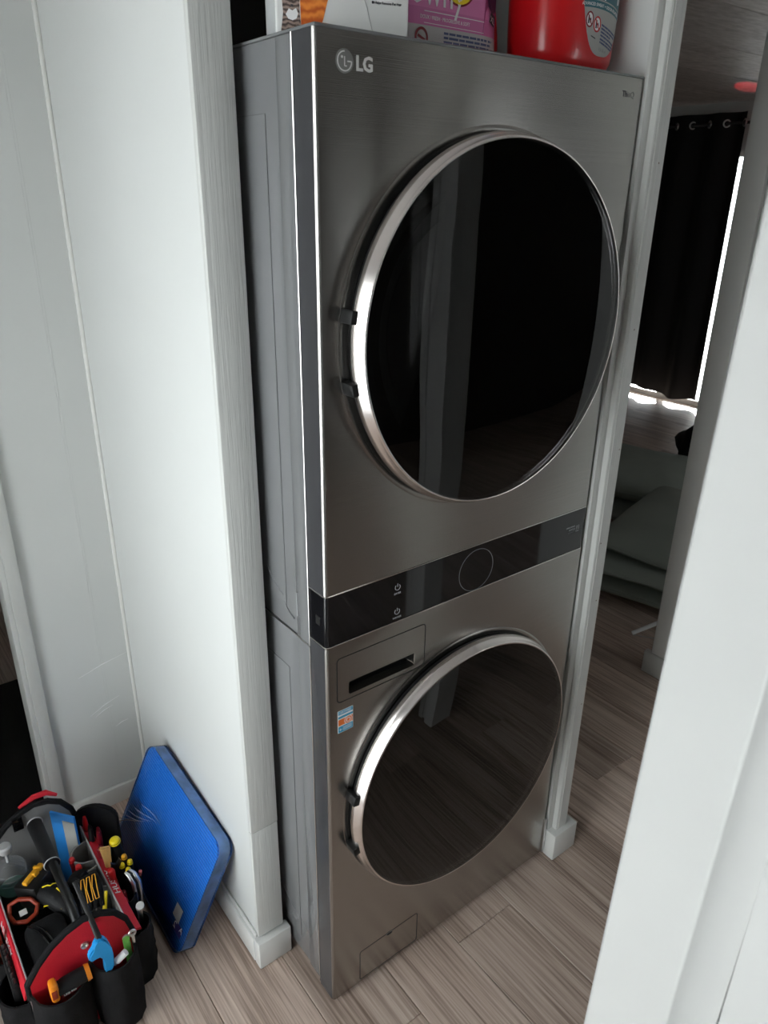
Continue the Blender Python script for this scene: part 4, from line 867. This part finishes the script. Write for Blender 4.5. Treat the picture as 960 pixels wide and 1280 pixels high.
# orange clamp, pouch, card, inner screwdrivers, yellow pencil
t = thing('spring_clamp', 'orange-red loop handled tool with a white tag, left inside the tote', 'clamp', (-.510, .49, .15))
bm = bmesh.new(); tube(bm, [(-.538, .50, .185), (-.532, .515, .200), (-.512, .512, .208), (-.490, .500, .206), (-.480, .482, .198), (-.488, .468, .190), (-.510, .462, .186), (-.532, .476, .184), (-.538, .50, .185)], .0052, 10, cap=False); obj('loop_handle', bm, 'orange_red', t, 60)
bm = bmesh.new(); box(bm, (-.519, .480, .188), (-.503, .496, .191), bev=.001); obj('tag', bm, 'white_pl', t)
t = thing('zip_pouch', 'black zipped pouch inside the near end of the tote', 'pouch', (-.48, .36, .05))
bm = bmesh.new(); box(bm, (-.525, .300, .03), (-.44, .445, .205), bev=.022, seg=4); obj('pouch_body', bm, 'nylon', t, 60)
bm = bmesh.new(); tube(bm, [(-.512, .435, .200), (-.497, .40, .208), (-.488, .36, .208), (-.484, .315, .204)], .0022, 6); tube(bm, [(-.502, .437, .200), (-.487, .40, .208), (-.478, .36, .208), (-.474, .315, .204)], .0022, 6); obj('zip', bm, 'black_gloss', t)
t = thing('blue_card_pack', 'blue and grey card pack standing inside the far right corner of the tote', 'packet', (-.375, .63, .03))
bm = bmesh.new(); mtc = Matrix.Translation((-.374, .622, .0)) @ Matrix.Rotation(radians(-52), 4, 'Z'); box(bm, (-.034, -.003, .03), (.034, .003, .290), bev=.001, mtx=mtc); obj('pack', bm, 'blue_card', t)
bm = bmesh.new(); box(bm, (.0, -.0042, .03), (.033, -.003, .272), mtx=mtc); obj('grey_insert', bm, 'lightgrey_print', t)
screwdriver('screwdriver', 'crimson capped screwdriver upright in the grey inner pocket', 'screwdriver', (-.383, .556, .206), (.04, 0, -1), .08, .0075, 'darkred', 'red_pl', shaft=.05)
screwdriver('screwdriver', 'crimson capped screwdriver in the inner pocket, nearer the camera', 'screwdriver', (-.376, .530, .202), (.04, 0, -1), .08, .0075, 'darkred', 'red_pl', shaft=.05)
rod('pencil', 'flat yellow pencil against the grey inner wall of the tote', 'pencil', [(-.348, .41, .215), (-.366, .385, .17), (-.372, .375, .12)], [.004, .006, .006], 'yellow', flat=.6)
# left outer: bit index, orange thing
t = thing('bit_strip', 'black strip of driver bits along the left side of the tote', 'bit set', (-.567, .40, .1))
bm = bmesh.new(); box(bm, (-.574, .325, .07), (-.558, .445, .178), bev=.004); obj('holder', bm, 'black_soft', t)
for k in range(7):
    bm = bmesh.new(); lathe(bm, [(.0035, 0), (.0035, .012), (.002, .015), (0, .016)], (-.566, .336 + .016 * k, .176), n=8); obj('bit', bm, 'dark_steel', t)
t = thing('orange_knife', 'bright orange tool handle at the left edge beside the tote', 'knife', (-.575, .46, .08)); bm = bmesh.new(); tube(bm, [(-.574, .465, .08), (-.572, .46, .14), (-.570, .455, .205)], [.010, .012, .008], 12, flat=.7); obj('handle', bm, 'orange_red', t, 60)
bm = bmesh.new(); lathe(bm, [(0, 0), (.0035, 0), (.0035, .004), (0, .004)], (-.570, .4545, .2045), n=10); obj('screw', bm, 'silver', t)

# ================================================================== LEFT DARK ROOM
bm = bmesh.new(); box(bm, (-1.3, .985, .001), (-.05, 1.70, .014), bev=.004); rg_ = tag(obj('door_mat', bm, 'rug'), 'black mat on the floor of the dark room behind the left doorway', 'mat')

# ================================================================== LOUNGE
# curtain
ct = thing('curtain', 'floor-length black blackout curtain with eyelets hanging before the glass door', 'curtain', (5.37, 2.9, 0))
bm = bmesh.new(); y0, y1, NY = 2.395, 3.52, 160; ps = .285
def cw(y): return .034 * sin((y - 2.40) / ps * 2 * pi) + .006 * sin(y * 31)
def cx(y, t): return 5.37 + cw(y) * (.7 + .5 * t)
cols = []
for i in range(NY + 1):
    y = y0 + (y1 - y0) * i / NY; cl = []
    for j in range(13):
        t_ = j / 12; z = .07 + .018 * sin(y * 9) * (1 - t_) + (2.27 - .05) * t_
        cl.append((bm.verts.new((cx(y, 1 - t_) - .0015, y + .01 * (1 - t_) * sin(y * 5), z)), bm.verts.new((cx(y, 1 - t_) + .0015, y + .01 * (1 - t_) * sin(y * 5), z))))
    cols.append(cl)
for a_, b_ in zip(cols, cols[1:]):
    for j in range(12):
        bm.faces.new((a_[j][0], b_[j][0], b_[j + 1][0], a_[j + 1][0])); bm.faces.new((a_[j][1], a_[j + 1][1], b_[j + 1][1], b_[j][1]))
    bm.faces.new((a_[0][0], a_[0][1], b_[0][1], b_[0][0])); bm.faces.new((a_[12][0], b_[12][0], b_[12][1], a_[12][1]))
for cl in (cols[0], cols[-1]):
    for j in range(12): bm.faces.new((cl[j][0], cl[j + 1][0], cl[j + 1][1], cl[j][1]))
obj('curtain_cloth', bm, 'curtain', ct, 70)
k = 0; y = 2.40 + ps / 2 * 0 + .1425 * 0
while True:
    y = 2.40 + ps / 2 * k
    if y > 3.48: break
    sl = .034 * 2 * pi / ps * cos((y - 2.40) / ps * 2 * pi); a_ = Vector((sl, 1, 0)).normalized()
    bm = bmesh.new(); c_ = V(5.367, y + .005, 2.214); tube(bm, [c_ + .024 * (cos(q * pi / 10) * a_ + sin(q * pi / 10) * V(0, 0, 1)) for q in range(21)], .006, 8, cap=False); obj('eyelet', bm, 'silver', ct, 60); k += 1
rt = thing('curtain_rod', 'dark metal rod carrying the black curtain', 'curtain rod', (5.37, 2.6, 2.2)); bm = bmesh.new(); tube(bm, [(5.37, 1.6, 2.214), (5.37, 3.58, 2.214)], .011, 12); obj('rod', bm, 'dark_steel', rt)
for y in (1.66, 3.54): bm = bmesh.new(); box(bm, (5.37, y - .008, 2.206), (5.45, y + .008, 2.222)); box(bm, (5.442, y - .02, 2.18), (5.45, y + .02, 2.25)); obj('bracket', bm, 'dark_steel', rt)
# cushions
def cushion(name, label, centre, size, rot, puff=.75, seed=0, e1=.32, m_='cushion'):
    t = thing(name, label, 'cushion', (centre[0], centre[1], max(0, centre[2] - size[2] / 2))); rnd = random.Random(seed); R_ = Euler([radians(a) for a in rot]).to_matrix(); bm = bmesh.new(); nu, nv = 40, 18; rows = []
    ph = [rnd.uniform(0, 6) for _ in range(4)]
    for j in range(nv + 1):
        phi = -pi / 2 + pi * j / nv; r_ = []
        for i in range(nu):
            th = 2 * pi * i / nu; f = lambda v_, e_: math.copysign(abs(v_) ** e_, v_)
            x_ = f(cos(th), e1) * f(cos(phi), .5); y_ = f(sin(th), e1) * f(cos(phi), .5); z_ = f(sin(phi), .8)
            edge = max(abs(x_), abs(y_)); thk = 1 - (1 - puff) * edge ** 3
            p = V(x_ * size[0] / 2, y_ * size[1] / 2, z_ * size[2] / 2 * thk + .008 * sin(x_ * 5 + ph[0]) * cos(y_ * 4 + ph[1]))
            r_.append(R_ @ p + Vector(centre))
        rows.append(r_)
    vr = [[bm.verts.new(p) for p in r_] for r_ in rows]
    for a_, b_ in zip(vr, vr[1:]):
        for i in range(nu): bm.faces.new((a_[i], a_[(i + 1) % nu], b_[(i + 1) % nu], b_[i]))
    bmesh.ops.remove_doubles(bm, verts=bm.verts[:], dist=1e-5); obj('cushion_cover', bm, m_, t, 80)
    eq = rows[nv // 2]; bm = bmesh.new(); tube(bm, list(eq) + [eq[0]], .005, 6, cap=False); obj('piping', bm, m_, t, 80); return t
cushion('floor_cushion', 'lowest thick grey-green seat cushion on the lounge floor', (2.46, .72, .062), (.86, .86, .122), (0, 0, 15), .85, 1, .16)
cushion('floor_cushion', 'middle grey-green cushion lying on the lowest one', (2.42, .68, .168), (.86, .66, .095), (0, 0, 14), .8, 2, .16)
cushion('floor_cushion', 'large flat grey-green cushion on top of the pile, corner pointing away', (2.46, .69, .262), (.80, .60, .095), (2, -3, 12), .8, 3, .14)
cushion('floor_cushion', 'grey-green cushion flat on the floor under the rounded pillow', (2.98, 1.42, .06), (.60, .55, .12), (0, 0, 25), .8, 5, .2)
cushion('floor_cushion', 'rounded grey-green pillow behind the pile in the lounge', (3.05, 1.36, .215), (.62, .66, .20), (0, -4, 20), .55, 4, .45)
t = thing('folded_stand', 'thin white rod leaning beside the cushions with its cable', 'stand', (1.87, .50, 0)); bm = bmesh.new(); tube(bm, [(1.862, .530, .008), (2.02, .42, .10), (2.16, .30, .18)], .0085, 10); obj('leg', bm, 'white_pl', t); bm = bmesh.new(); tube(bm, [(1.862, .528, .004), (1.875, .500, .004), (1.91, .455, .004), (1.99, .42, .004), (2.1, .38, .004)], .002, 6); obj('cable', bm, 'grey_pl', t)
t = thing('black_bag', 'black soft bag on the lounge floor behind the cushions', 'bag', (4.1, 1.55, 0)); bm = bmesh.new(); bmesh.ops.create_icosphere(bm, subdivisions=3, radius=1)
for v in bm.verts:
    n_ = v.co.normalized(); s_ = 1 + .14 * sin(n_.x * 5 + 1) * cos(n_.z * 4) + .1 * sin(n_.y * 7); v.co = V(4.15 + n_.x * .28 * s_, 1.50 + n_.y * .27 * s_, max(.002, .12 + n_.z * .17 * s_))
obj('bag_body', bm, 'nylon', t, 80); bm = bmesh.new(); tube(bm, [(4.05, 1.42, .27), (4.08, 1.47, .36), (4.12, 1.55, .36), (4.15, 1.6, .27)], .012, 8); obj('strap', bm, 'nylon', t)
